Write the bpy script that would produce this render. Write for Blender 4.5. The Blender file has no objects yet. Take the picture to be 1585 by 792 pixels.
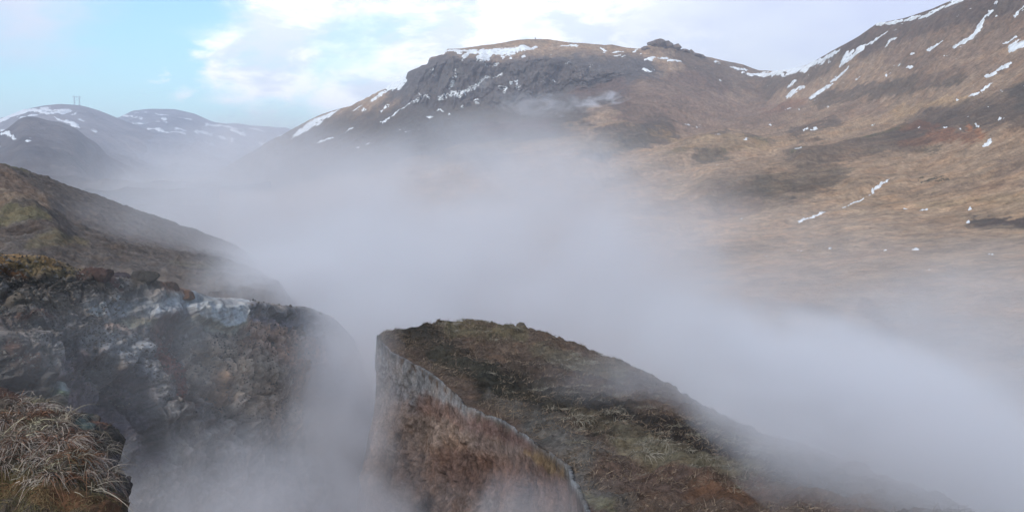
import bpy, math, random
import numpy as np
random.seed(7); rng = np.random.default_rng(7)
S = bpy.context.scene; C = S.collection
R = math.radians

# ------------------------------------------------------------------ camera
F = 1373.0                       # focal length in photo pixels (photo 1585 x 792)
TP = 116.0 / F; PITCH = math.atan(TP); CP, SP = math.cos(PITCH), math.sin(PITCH)
cam = bpy.data.cameras.new('camera'); camo = bpy.data.objects.new('camera', cam); C.objects.link(camo)
cam.sensor_fit = 'HORIZONTAL'; cam.sensor_width = 36.0; cam.lens = 36.0 * F / 1585.0
camo.rotation_euler = (R(90) - PITCH, 0, 0); camo.location = (0, 0, 0)
cam.clip_start = 0.05; cam.clip_end = 30000
S.camera = camo

# ------------------------------------------------------------------ sky, sun, exposure
SUN_EL, SUN_AZ = 38.0, 212.0     # azimuth clockwise from +Y
S.view_settings.view_transform = 'Standard'; S.view_settings.look = 'None'
S.view_settings.exposure = 0.50; S.view_settings.gamma = 1.0; S.view_settings.use_curve_mapping = False
S.cycles.volume_bounces = 2; S.cycles.max_bounces = 6; S.cycles.diffuse_bounces = 2
S.cycles.volume_step_rate = 1.0; S.cycles.use_denoising = True

def pdir(px, py):
    """unit-horizontal direction of a photo pixel"""
    px = np.asarray(px, float); py = np.asarray(py, float)
    x = (px - 792.5) / F; v = (396.0 - py) / F
    d = np.stack([x, CP + v * SP, -SP + v * CP], -1)
    return d / np.hypot(d[..., 0], d[..., 1])[..., None]

def at(px, py, r):
    return pdir(px, py) * np.asarray(r, float)[..., None]

class NT:
    def __init__(s, tree): s.t = tree; s.n = tree.nodes; s.l = tree.links
    def node(s, typ, **kw):
        n = s.n.new(typ)
        for k, v in kw.items():
            if k == 'inp':
                for a, b in v.items():
                    if isinstance(b, bpy.types.NodeSocket): s.l.new(b, n.inputs[a])
                    else: n.inputs[a].default_value = b
            else: setattr(n, k, v)
        return n
    def math(s, op, a, b=None, c=None, clamp=False):
        n = s.n.new('ShaderNodeMath'); n.operation = op; n.use_clamp = clamp
        for i, v in enumerate((a, b, c)):
            if v is None: continue
            if isinstance(v, bpy.types.NodeSocket): s.l.new(v, n.inputs[i])
            else: n.inputs[i].default_value = v
        return n.outputs[0]
    def vmath(s, op, a, b=None):
        n = s.n.new('ShaderNodeVectorMath'); n.operation = op
        for i, v in enumerate((a, b)):
            if v is None: continue
            if isinstance(v, bpy.types.NodeSocket): s.l.new(v, n.inputs[i])
            else: n.inputs[i].default_value = v
        return n.outputs['Value'] if op in ('DOT_PRODUCT', 'LENGTH', 'DISTANCE') else n.outputs[0]
    def mix(s, fac, a, b, blend='MIX'):
        n = s.n.new('ShaderNodeMix'); n.data_type = 'RGBA'; n.blend_type = blend
        for k, v in ((0, fac), (6, a), (7, b)):
            if isinstance(v, bpy.types.NodeSocket): s.l.new(v, n.inputs[k])
            else: n.inputs[k].default_value = v if k == 0 else ((*v, 1) if len(v) == 3 else v)
        return n.outputs[2]
    def ss(s, x, a, b, lo=0.0, hi=1.0):
        n = s.n.new('ShaderNodeMapRange'); n.interpolation_type = 'SMOOTHSTEP'
        s.l.new(x, n.inputs[0])
        for i, v in enumerate((a, b, lo, hi)): n.inputs[i + 1].default_value = v
        return n.outputs[0]
    def noise(s, vec, scale, detail=4, rough=0.55, dist=0.0, off=None):
        if off is not None: vec = s.vmath('ADD', vec, off)
        n = s.n.new('ShaderNodeTexNoise'); s.l.new(vec, n.inputs['Vector'])
        n.inputs['Scale'].default_value = scale; n.inputs['Detail'].default_value = detail
        n.inputs['Roughness'].default_value = rough; n.inputs['Distortion'].default_value = dist
        return n.outputs[0]

w = bpy.data.worlds.new('World'); S.world = w; w.use_nodes = True
T = NT(w.node_tree); T.n.clear()
sky = T.node('ShaderNodeTexSky', sky_type='NISHITA', sun_disc=False, sun_elevation=R(SUN_EL), sun_rotation=R(SUN_AZ),
             altitude=300.0, air_density=1.0, dust_density=0.6, ozone_density=1.0)
gen = T.node('ShaderNodeTexCoord').outputs['Generated']
skyc = T.vmath('MULTIPLY', sky.outputs[0], (1.17, 1.68, 1.60))     # pale cyan clear air
def dblob(px, py, rad, soft):
    """1 inside a cone of directions round that of (px, py); rad in photo pixels"""
    d = pdir(px, py); d = d / np.linalg.norm(d)
    dist = T.vmath('DISTANCE', warp, tuple(d))
    return T.ss(dist, (rad + soft) / F, max(rad - soft, 0) / F)
sep = T.node('ShaderNodeSeparateXYZ', inp={0: gen})
flat = T.node('ShaderNodeCombineXYZ', inp={0: sep.outputs[0], 1: sep.outputs[1], 2: T.math('MULTIPLY', sep.outputs[2], 2.4)}).outputs[0]
wn = T.node('ShaderNodeTexNoise', inp={'Vector': flat, 'Scale': 6.0, 'Detail': 6.0, 'Roughness': 0.62})
warp = T.vmath('ADD', gen, T.vmath('MULTIPLY', T.vmath('SUBTRACT', wn.outputs[1], (.5, .5, .5)), (.22, .1, .16)))
cl = T.noise(flat, 5.0, 8, 0.58, 0.3, off=(3.1, 0.4, 1.7))
clouds = T.ss(cl, 0.44, 0.60)
white = None
for b in ((620, 20, 150, 50), (760, -60, 260, 110), (430, 70, 85, 40), (550, 110, 70, 40), (430, 130, 40, 24), (345, 100, 26, 18), (300, 147, 14, 14), (240, 116, 8, 10)):
    v = dblob(*b); white = v if white is None else T.math('MAXIMUM', white, v)
white = T.math('MULTIPLY', white, T.ss(cl, 0.34, 0.50, 0.45, 1.0))
lav = T.math('MAXIMUM', dblob(1350, -60, 480, 160), dblob(40, -12, 60, 60))
lav = T.math('MAXIMUM', lav, dblob(1000, 60, 180, 120))
lav = T.math('MAXIMUM', lav, T.math('MULTIPLY', T.math('MULTIPLY', clouds, 0.85), T.ss(sep.outputs[2], 0.32, 0.5)))
lavn = T.mix(T.ss(T.noise(flat, 3.2, 5, 0.5, 0.0, off=(0, 0, 4.0)), 0.4, 0.62), (6.0, 6.3, 8.3), (7.4, 7.7, 8.6))
whn = T.mix(T.ss(T.noise(flat, 9.0, 6, 0.62, 0.2, off=(1, 5, 2)), 0.40, 0.56), (8.2, 9.0, 9.8), (13.0, 13.0, 12.8))
lavn = T.mix(T.ss(sep.outputs[2], 0.26, 0.5), lavn, (8.3, 7.5, 8.4))     # unseen overcast overhead, tinted a warmer grey to offset the bluish light
col = T.mix(T.math('MULTIPLY', lav, 0.93), skyc, lavn)
col = T.mix(white, col, whn)
bg = T.node('ShaderNodeBackground', inp={0: col, 1: 0.1})
out = T.node('ShaderNodeOutputWorld'); T.l.new(bg.outputs[0], out.inputs[0])

sun = bpy.data.lights.new('sun', 'SUN'); sun.energy = 2.2; sun.angle = R(8); sun.color = (1.0, 0.95, 0.88)
suno = bpy.data.objects.new('sun', sun); C.objects.link(suno)
suno.rotation_euler = (R(90 - SUN_EL), 0, R(180 - SUN_AZ))

# ------------------------------------------------------------------ helpers
_perm = np.random.default_rng(3).permutation(256); _perm = np.concatenate([_perm] * 3)
_g = np.random.default_rng(5).normal(size=(256, 3)); _g /= np.linalg.norm(_g, axis=1)[:, None]
_g = _g.astype(np.float32)
def perlin(P):
    i = np.floor(P).astype(np.int64); f = (P - i).astype(np.float32); i &= 255
    u = f * f * f * (f * (f * 6 - 15) + 10); res = 0
    for dx in (0, 1):
        a = _perm[i[..., 0] + dx]; wx = u[..., 0] if dx else 1 - u[..., 0]
        for dy in (0, 1):
            b = _perm[a + i[..., 1] + dy]; wy = u[..., 1] if dy else 1 - u[..., 1]
            for dz in (0, 1):
                g = _g[_perm[b + i[..., 2] + dz] & 255]; wz = u[..., 2] if dz else 1 - u[..., 2]
                res = res + wx * wy * wz * (g[..., 0] * (f[..., 0] - dx) + g[..., 1] * (f[..., 1] - dy) + g[..., 2] * (f[..., 2] - dz))
    return res * 1.6
def fbm(P, size, octv=5, gain=0.5, seed=0, ridged=False, stretch=(1, 1, 1)):
    Q = P / (size * np.asarray(stretch, float)) + np.array([seed * 17.31, seed * 7.7, seed * 3.9]) + 512.0
    a, t, s = 1.0, 0.0, 0.0
    for _ in range(octv):
        n = perlin(Q)
        if ridged: n = 1 - 2 * np.abs(n)
        t = t + n * a; s += a; a *= gain; Q = Q * 2.03 + 5.3
    return t / s
def worley(P, size, seed=0, stretch=(1, 1, 1)):
    """nearest-cell distance, gap to the second nearest, and a random value per cell"""
    Q = (P / (size * np.asarray(stretch, float)) + seed * 13.7 + 256.0).reshape(-1, 3).astype(np.float32); i = np.floor(Q).astype(np.int32)
    f1 = np.full(len(Q), 9.0, np.float32); f2 = f1.copy(); idv = np.zeros(len(Q), np.float32)
    for dx in (-1, 0, 1):
        for dy in (-1, 0, 1):
            for dz in (-1, 0, 1):
                c = i + np.array([dx, dy, dz], np.int32)
                h = _perm[(_perm[(_perm[c[:, 0] & 255] + c[:, 1]) & 255] + c[:, 2]) & 255]
                pt = c + np.stack([_rv[h], _rv[(h + 71) & 255], _rv[(h + 149) & 255]], -1)
                d = ((Q - pt) ** 2).sum(-1); nb = d < f1
                f2 = np.where(nb, f1, np.minimum(f2, d)); idv = np.where(nb, _rv[(h + 33) & 255], idv); f1 = np.where(nb, d, f1)
    sh = P.shape[:-1]; f1, f2 = np.sqrt(f1), np.sqrt(f2)
    return f1.reshape(sh), (f2 - f1).reshape(sh), idv.reshape(sh)
_rv = np.random.default_rng(11).random(256).astype(np.float32)
def blocks(P, size, seed=0, stretch=(1, 1, 1)):
    """broken rock: every cell sticks out by its own amount, with a crack between cells; about -1..1"""
    Q = P + np.stack([fbm(P, size * 1.2, 3, .6, seed + 1), fbm(P, size * 1.2, 3, .6, seed + 2), fbm(P, size * 1.2, 3, .6, seed + 3)], -1) * size * .5
    a, g_, r_ = worley(Q, size, seed, stretch)
    return (r_ * 1.6 - .8) * sstep(g_, 0, .28) - (1 - sstep(g_, 0, .14)) * .5
def sstep(x, a, b):
    t = np.clip((x - a) / (b - a), 0, 1); return t * t * (3 - 2 * t)
def curve(pts, x, k=None):
    p = np.array(pts, float); return np.interp(x, p[:, 0], p[:, 1 if k is None else k])
def smooth(a, n):
    if n < 2: return a
    k = np.hanning(n + 2)[1:-1]; k /= k.sum(); h = n // 2
    pad = np.pad(a, (h, n - 1 - h), mode='edge'); return np.convolve(pad, k, 'valid')
def loft(G, rows):
    """G: guides (K, n, 3); monotone cubic through the guides; returns (sum rows + 1, n, 3)"""
    G = np.array(G, float); d = np.diff(G, axis=0); m = np.zeros_like(G)
    a, b = d[:-1], d[1:]; same = (a * b) > 0
    m[1:-1] = np.where(same, 2 * a * b / np.where(same, a + b, 1), 0); m[0] = d[0]; m[-1] = d[-1]
    outp = []; K = len(G)
    for k in range(K - 1):
        n = rows[k]; last = (k == K - 2)
        for j in range(n + (1 if last else 0)):
            t = j / n; t2, t3 = t * t, t * t * t
            outp.append((2 * t3 - 3 * t2 + 1) * G[k] + (t3 - 2 * t2 + t) * m[k] + (-2 * t3 + 3 * t2) * G[k + 1] + (t3 - t2) * m[k + 1])
    return np.array(outp)
def grid_faces(nr, nc, keep=None):
    idx = np.arange(nr * nc).reshape(nr, nc)
    f = np.stack([idx[:-1, :-1], idx[1:, :-1], idx[1:, 1:], idx[:-1, 1:]], -1)
    return f[keep] if keep is not None else f.reshape(-1, 4)
def raw_mesh(name, V, Fc, col=None, smooth_sh=True):
    me = bpy.data.meshes.new(name); n, k = Fc.shape
    me.vertices.add(len(V)); me.vertices.foreach_set('co', np.ascontiguousarray(V, np.float32).ravel())
    me.loops.add(n * k); me.loops.foreach_set('vertex_index', np.ascontiguousarray(Fc, np.int32).ravel())
    me.polygons.add(n); me.polygons.foreach_set('loop_start', np.arange(0, n * k, k, dtype=np.int32))
    me.polygons.foreach_set('loop_total', np.full(n, k, np.int32))
    me.polygons.foreach_set('use_smooth', np.full(n, smooth_sh))
    if col is not None:
        at_ = me.attributes.new('Col', 'FLOAT_COLOR', 'POINT')
        at_.data.foreach_set('color', np.concatenate([np.clip(col, 0, 1), np.ones((len(col), 1))], 1).astype(np.float32).ravel())
    me.update(); return me
def link(name, me, mat=None, loc=(0, 0, 0), parent=None, **props):
    o = bpy.data.objects.new(name, me); C.objects.link(o); o.location = loc
    if mat is not None: me.materials.append(mat)
    if parent is not None: o.parent = parent
    for k, v in props.items(): o[k] = v
    return o
def grid_obj(name, P, col, mat, loc=(0, 0, 0), flip=False, **props):
    nr, nc = P.shape[:2]; Fc = grid_faces(nr, nc)
    if flip: Fc = Fc[:, ::-1]
    me = raw_mesh(name, P.reshape(-1, 3) - np.array(loc), Fc, col.reshape(-1, 3))
    return link(name, me, mat, loc, **props)
def seg_dist(px, py, x0, y0, x1, y1):
    dx, dy = x1 - x0, y1 - y0; L = dx * dx + dy * dy + 1e-9
    t = np.clip(((px - x0) * dx + (py - y0) * dy) / L, 0, 1)
    return np.hypot(px - x0 - t * dx, py - y0 - t * dy), t
def paint(colr, px, py, strokes, e0=.45, e1=1.35):
    """soft strokes of a surface colour: (x0,y0,x1,y1,half width,colour,strength)"""
    for x0, y0, x1, y1, wd, c, s in strokes:
        m = (px > min(x0, x1) - 2 * wd) & (px < max(x0, x1) + 2 * wd) & (py > min(y0, y1) - 2 * wd) & (py < max(y0, y1) + 2 * wd)
        if not m.any(): continue
        d, _ = seg_dist(px[m], py[m], x0, y0, x1, y1)
        a = (s * (1 - sstep(d, wd * e0, wd * e1)))[:, None]
        colr[m] = colr[m] * (1 - a) + np.array(c) * a
    return colr
def sample(P, PX, PY, px, py, mask=None):
    d = (PX - px) ** 2 + (PY - py) ** 2
    i = np.unravel_index(np.argmin(d), d.shape); return P[i]
def rock_mat(name, s1, s2, bump, rough=0.95, var=0.35, bd=None, s3=None):
    m = bpy.data.materials.new(name); m.use_nodes = True; t = NT(m.node_tree); t.n.clear()
    pos = t.node('ShaderNodeTexCoord').outputs['Object']
    ca = t.node('ShaderNodeAttribute', attribute_name='Col').outputs['Color']
    n1 = t.noise(pos, s1, 6, 0.65); n2 = t.noise(pos, s2, 5, 0.7, off=(9, 3, 1))
    k = t.math('ADD', t.math('MULTIPLY', t.math('SUBTRACT', n1, 0.5), 2.2 * var), t.math('MULTIPLY', t.math('SUBTRACT', n2, 0.5), 2.6 * var))
    k = t.math('MAXIMUM', t.math('ADD', k, 1.0), 0.25)
    colr = t.vmath('MULTIPLY', ca, t.node('ShaderNodeCombineXYZ', inp={0: k, 1: k, 2: k}).outputs[0])
    hue = t.noise(pos, s1 * 0.6, 4, 0.6, off=(2, 8, 5))
    colr = t.mix(t.ss(hue, 0.42, 0.66, 0, 0.55), colr, t.vmath('MULTIPLY', colr, (1.14, 0.97, 0.82)))
    h = t.math('ADD', n1, t.math('MULTIPLY', n2, 0.5))
    if s3: h = t.math('ADD', h, t.math('MULTIPLY', t.noise(pos, s3, 3, 0.7), 0.3))
    b = t.node('ShaderNodeBump', inp={'Strength': bump, 'Distance': bd or 1.0 / s1, 'Height': h})
    p = t.node('ShaderNodeBsdfPrincipled', inp={'Base Color': colr, 'Roughness': rough, 'Normal': b.outputs[0], 'Specular IOR Level': 0.15})
    o = t.node('ShaderNodeOutputMaterial'); t.l.new(p.outputs[0], o.inputs[0]); return m
def flat_mat(name, c, rough=0.9, attr=False, trans=0.0):
    m = bpy.data.materials.new(name); m.use_nodes = True; t = NT(m.node_tree); t.n.clear()
    pos = t.node('ShaderNodeTexCoord').outputs['Object']
    base = t.node('ShaderNodeAttribute', attribute_name='Col').outputs['Color'] if attr else t.mix(t.ss(t.noise(pos, 6.0), .3, .7), tuple(x * .8 for x in c), c)
    p = t.node('ShaderNodeBsdfPrincipled', inp={'Base Color': base, 'Roughness': rough, 'Specular IOR Level': 0.2})
    o = t.node('ShaderNodeOutputMaterial'); t.l.new(p.outputs[0], o.inputs[0]); return m

FLOOR = -22.0
# ------------------------------------------------------------------ ground: one sheet to the horizon
M_ground = rock_mat('valley_soil', 0.05, 0.6, 0.5)
gx = np.concatenate([-np.geomspace(9000, 60, 40), np.linspace(-50, 50, 11), np.geomspace(60, 9000, 40)])
GX, GY = np.meshgrid(gx, gx); Pg = np.stack([GX, GY, np.full_like(GX, FLOOR - 1.0)], -1)
grid_obj('ground', Pg, np.tile(np.array([0.13, 0.10, 0.07]), (Pg.shape[0], Pg.shape[1], 1)), M_ground, flip=True, kind='structure')

# ------------------------------------------------------------------ far hills
SNOW_SHEETS = []          # (vertices grid, snow mask grid, thickness)
def snow_mask(px, py, P, strokes, nsize, amp=1.0):
    n = fbm(P, nsize, 4, 0.6, 21); n2 = fbm(P, nsize * 0.22, 3, 0.6, 22)
    best = np.full(px.shape, -9.0); n3 = fbm(P, nsize * .5, 4, .65, 23); n4 = fbm(P, nsize * .5, 4, .65, 24)
    n5 = fbm(P, nsize * .07, 3, .7, 25)
    qx, qy = px + n3 * 7 * amp, py + n4 * 3.2 * amp
    for x0, y0, x1, y1, wd in strokes:
        pad = wd * 3 + 8
        m = (px > min(x0, x1) - pad) & (px < max(x0, x1) + pad) & (py > min(y0, y1) - pad) & (py < max(y0, y1) + pad)
        if not m.any(): continue
        d, t = seg_dist(qx[m], qy[m], x0, y0, x1, y1)
        wv = wd * (.92 + 1.1 * n[m]) * (0.35 + 1.35 * np.sqrt(np.clip(t * (1 - t), 0, 1))) + 2.6 * n2[m] * amp * min(1, wd / 2.5) + 1.5 * n5[m] * min(1, wd / 1.5) - .15
        best[m] = np.maximum(best[m], (wv - d) / 1.6)
    return np.clip(best, -1, 1)

def far_hill(name, crest, r0, px0, px1, basecol, strokes, seed):
    n = 560; px = np.linspace(px0, px1, n); cy = smooth(curve(crest, px), 15)
    rr = r0 + 0 * px
    def g(py, r): return np.stack([px, py, np.log(r)], -1)
    G = [g(cy, rr * 1.00), g(cy + 8, rr * .965), g(cy + 30, rr * 0.86), g(cy + 60 + 0 * px, rr * .70), g(np.full(n, 290.0), rr * .45), g(np.full(n, 300.0), rr * .33)]
    L = loft(G, [10, 50, 60, 30, 20])
    PX, PY = L[..., 0], L[..., 1]; P = at(PX, PY, np.exp(L[..., 2]))
    w_ = sstep(np.arange(len(L)), 0, 25)[:, None]
    P[..., 2] += (fbm(P, r0 * .10, 6, .55, seed) * r0 * .010 + fbm(P, r0 * .03, 4, .5, seed + 1, True) * r0 * .0022) * (0.10 + w_ * .9)
    back = P[0][None] * np.array([1, 1, 1.0]); bk = []
    for q in (1.45, 1.2, 1.06): 
        b = P[0] * q; b[:, 2] = P[0][:, 2] - (q - 1) * r0 * .25; b[:, 2] = np.maximum(b[:, 2], FLOOR - 5); bk.append(b)
    Pf = np.concatenate([np.array(bk), P]); PXf = np.concatenate([np.tile(px, (3, 1)), PX]); PYf = np.concatenate([np.tile(cy - 40, (3, 1)), PY])
    nn = fbm(Pf, r0 * .05, 5, .55, seed + 4)[..., None]
    colr = np.array(basecol) * (1 + 1.1 * nn + .7 * fbm(Pf, r0 * .008, 3, .6, seed + 6)[..., None])
    o = grid_obj(name, Pf, colr, M_far, kind='structure')
    sm = snow_mask(PXf, PYf, Pf, strokes, r0 * .03)
    SNOW_SHEETS.append((Pf, sm, r0 * .0015)); return Pf, PXf, PYf
M_far = rock_mat('far_hill_soil', 0.02, 0.12, 0.6, bd=6.0)
farA = far_hill('far_hill', [(-400, 220), (-150, 200), (-40, 192), (0, 183), (12, 180), (45, 168), (70, 163), (95, 161), (125, 163), (150, 170), (185, 184), (240, 205), (330, 245), (420, 262)],
    2600, -400, 420, (.14, .12, .115), [(-60, 192, 2, 190, 5), (2, 188, 30, 174, 3.6), (30, 174, 62, 172, 3), (52, 176, 80, 181, 3), (78, 180, 112, 176, 2.4), (86, 172, 110, 171, 1.6),
    (62, 168, 80, 165, 1.4), (102, 192, 125, 198, 2.6), (0, 206, 12, 213, 2), (12, 212, 26, 217, 2.2), (40, 222, 48, 221, 1.8), (0, 194, 16, 192, 1.8), (60, 171, 100, 175, 2), (30, 190, 60, 186, 1.2), (84, 190, 110, 194, 1.2), (120, 188, 135, 190, .8), (108, 183, 122, 178, 1), (70, 194, 92, 200, 1), (20, 180, 44, 172, 2.2), (130, 200, 150, 208, 1)], 31)
farB = far_hill('far_hill', [(60, 235), (140, 200), (186, 181), (205, 172), (230, 169), (270, 169), (300, 176), (330, 189), (350, 192), (365, 191), (385, 194), (415, 196), (430, 198), (440, 197), (460, 204), (520, 225), (640, 250)],
    3300, 60, 640, (.11, .11, .12), [(190, 181, 205, 182, 1.2), (240, 178, 262, 180, 1), (205, 177, 216, 176, .8), (285, 186, 300, 188, 1.1), (318, 198, 350, 203, 1.8), (350, 203, 382, 214, 1.8), (228, 202, 262, 211, 1.5),
    (262, 211, 290, 214, 1.6), (402, 222, 420, 225, 2.6), (424, 222, 445, 214, 2.2), (215, 215, 225, 216, 1), (316, 221, 330, 222, 1.2), (276, 184, 284, 185, .8), (300, 204, 330, 212, 1.2), (205, 190, 230, 193, .9), (265, 200, 290, 203, 1), (340, 214, 365, 222, 1.2), (385, 205, 410, 210, 1.2), (240, 192, 262, 195, .8), (200, 184, 222, 185, .9), (250, 186, 258, 187, .8), (222, 175, 230, 176, .8)], 41)

# ------------------------------------------------------------------ dark nearer hill shoulder on the left
farC = far_hill('hill', [(-400, 190), (-100, 196), (0, 206), (14, 198), (30, 184), (42, 180), (58, 182), (75, 187), (96, 190), (118, 199), (135, 214), (150, 222), (168, 243), (210, 262), (300, 280), (420, 295)],
    1500, -400, 420, (.075, .06, .055), [(-40, 196, -4, 205, 4), (0, 209, 24, 217, 2.4), (-20, 228, 4, 227, 1.2), (38, 223, 48, 222, 1.6)], 51)

# ------------------------------------------------------------------ central mountain and the long brown hillside to its right
CREST = [(340, 262), (380, 240), (430, 213), (452, 200), (478, 186), (500, 176), (527, 168), (547, 163), (563, 155), (590, 142), (610, 132), (628, 124), (630, 113), (634, 110), (650, 103), (652, 101),
 (662, 100), (664, 90), (672, 87), (688, 84), (692, 76), (720, 74), (740, 72), (765, 68), (800, 62), (827, 61), (850, 61), (880, 66), (908, 67), (935, 70), (947, 69), (970, 74), (985, 75), (1000, 75),
 (1040, 80), (1055, 82), (1078, 87), (1090, 88), (1100, 89), (1125, 95), (1150, 100), (1165, 106), (1175, 109), (1210, 110), (1240, 104), (1262, 94), (1290, 78), (1330, 56), (1355, 38), (1400, 28),
 (1440, 15), (1475, 0), (1520, -22), (1700, -100), (1950, -170)]
NC = 1250; px = np.linspace(340, 1950, NC)
cy = smooth(curve(CREST, px), 3)
rc = smooth(curve([(340, 1250), (620, 1000), (700, 900), (830, 880), (1000, 860), (1176, 950), (1300, 720), (1450, 600), (1700, 500), (1950, 450)], px), 61)
top = smooth(curve([(340, 268), (450, 208), (600, 150), (628, 130), (660, 108), (700, 92), (760, 88), (830, 92), (900, 100), (960, 108), (1000, 108), (1050, 112), (1100, 112), (1176, 122), (1300, 100), (1475, 30), (1700, -70), (1950, -140)], px), 7)
bas = smooth(curve([(340, 285), (450, 235), (560, 205), (640, 178), (700, 180), (800, 172), (880, 152), (960, 140), (1050, 150), (1176, 150), (1300, 150), (1475, 95), (1700, 0), (1950, -90)], px), 15)
fb = sstep(px, 600, 660) * (1 - sstep(px, 940, 1010))
def g(py, r): return np.stack([px, py, np.log(r)], -1)
fr = lambda pts: smooth(curve(pts, px), 81)
G = [g(cy, rc), g(top, rc * (0.955 - 0.0 * fb)), g(bas, rc * (0.88 + .035 * fb)),
     g(fr([(340, 292), (600, 240), (800, 222), (960, 190), (1176, 205), (1400, 190), (1585, 130), (1950, 40)]), fr([(340, 900), (600, 640), (800, 560), (1000, 560), (1176, 600), (1400, 470), (1585, 400), (1950, 330)])),
     g(fr([(340, 300), (700, 300), (1000, 280), (1400, 270), (1585, 240), (1950, 190)]), fr([(340, 500), (700, 390), (1000, 370), (1400, 310), (1585, 270), (1950, 220)])),
     g(fr([(340, 360), (1000, 360), (1585, 350), (1950, 330)]), fr([(340, 270), (1000, 235), (1585, 190), (1950, 160)])),
     g(fr([(340, 450), (1000, 440), (1585, 435), (1950, 430)]), fr([(340, 165), (1000, 150), (1585, 128), (1950, 115)])),
     g(np.full(NC, 540.0), fr([(340, 105), (1000, 100), (1950, 92)])),
     g(np.full(NC, 660.0), np.full(NC, 74.0)), g(np.full(NC, 760.0), np.full(NC, 60.0))]
L = loft(G, [34, 90, 70, 80, 80, 70, 50, 20, 10])
PX, PY = L[..., 0], L[..., 1]; P = at(PX, PY, np.exp(L[..., 2])); hor = P[..., :2] / np.linalg.norm(P[..., :2], axis=-1, keepdims=True)
ri = np.arange(len(L))[:, None]; rdist = np.exp(L[..., 2])
cw = sstep(ri, 0, 34)                       # 0 at the crest line
# cliff weight
cliff = sstep(PX, 618, 650) * (1 - sstep(PX, 930, 1020)) * sstep(PY, top[None] - 4 + 0 * PY, top[None] + 6) * (1 - sstep(PY, bas[None] - 22, bas[None] + 6))
outc = sstep(PX, 990, 1010) * (1 - sstep(PX, 1060, 1100)) * (1 - sstep(PY, 92, 104))
cn = fbm(P, 34, 5, .55, 2, True, (1, 1, 3.2)); cn2 = fbm(P, 9, 4, .6, 3, True, (1, 1, 2.2))
butt = fbm(P, 60, 2, .5, 61, True, (1, 1, 6))
bl1 = blocks(P, 24, 5, (1, 1, 2.6)); bl2 = blocks(P, 7, 6, (1, 1, 2.0))
rad = -cliff * (cn * 9 + cn2 * 4 + butt * 12 + bl1 * 7 + bl2 * 3)
edge0 = 1 - sstep(ri, 0, 12)
rad *= (1 - edge0)
P[..., :2] += hor * rad[..., None]
big = fbm(P, 130, 5, .5, 8) ; med = fbm(P, 22, 5, .55, 9); gul = fbm(P, 55, 4, .5, 10, True, (1, 1, 1))
amp = rdist / 600.0
dz = (big * 7.5 * amp + gul * 2.6 * amp) * cw + med * (0.5 + 1.6 * cw) * amp * (0.6 + 0.8 * fb) 
dz *= sstep(rdist, 60, 180) * .8 + .2
dz += (fbm(P, 8, 4, .6, 74) * .9 + fbm(P, 20, 3, .6, 75, True) * .9) * cw * amp * (1 - cliff)
P[..., 2] += dz
P[..., 2] += (fbm(P, 7, 4, .6, 12, True) * 1.6 + .8) * outc * (1 + 2 * edge0)
# hollows and hummocks that the photo shows on the hillside, metres of relief
for x0, y0, x1, y1, wd, hgt in ((1100, 300, 1585, 205, 28, 5.0), (1100, 330, 1300, 300, 14, -3.0), (900, 270, 1150, 232, 16, 3.0), (1150, 355, 1585, 330, 22, -1.2), (1240, 262, 1420, 205, 12, 4), (1500, 350, 1600, 345, 7, -1.6),
        (940, 250, 1180, 150, 22, -5), (1130, 320, 1400, 285, 10, 2.4), (1220, 350, 1380, 290, 4, -1.2)):
    d, _ = seg_dist(PX, PY + big * 10, x0, y0, x1, y1); P[..., 2] += hgt * np.exp(-(d / wd) ** 2) * amp
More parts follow.
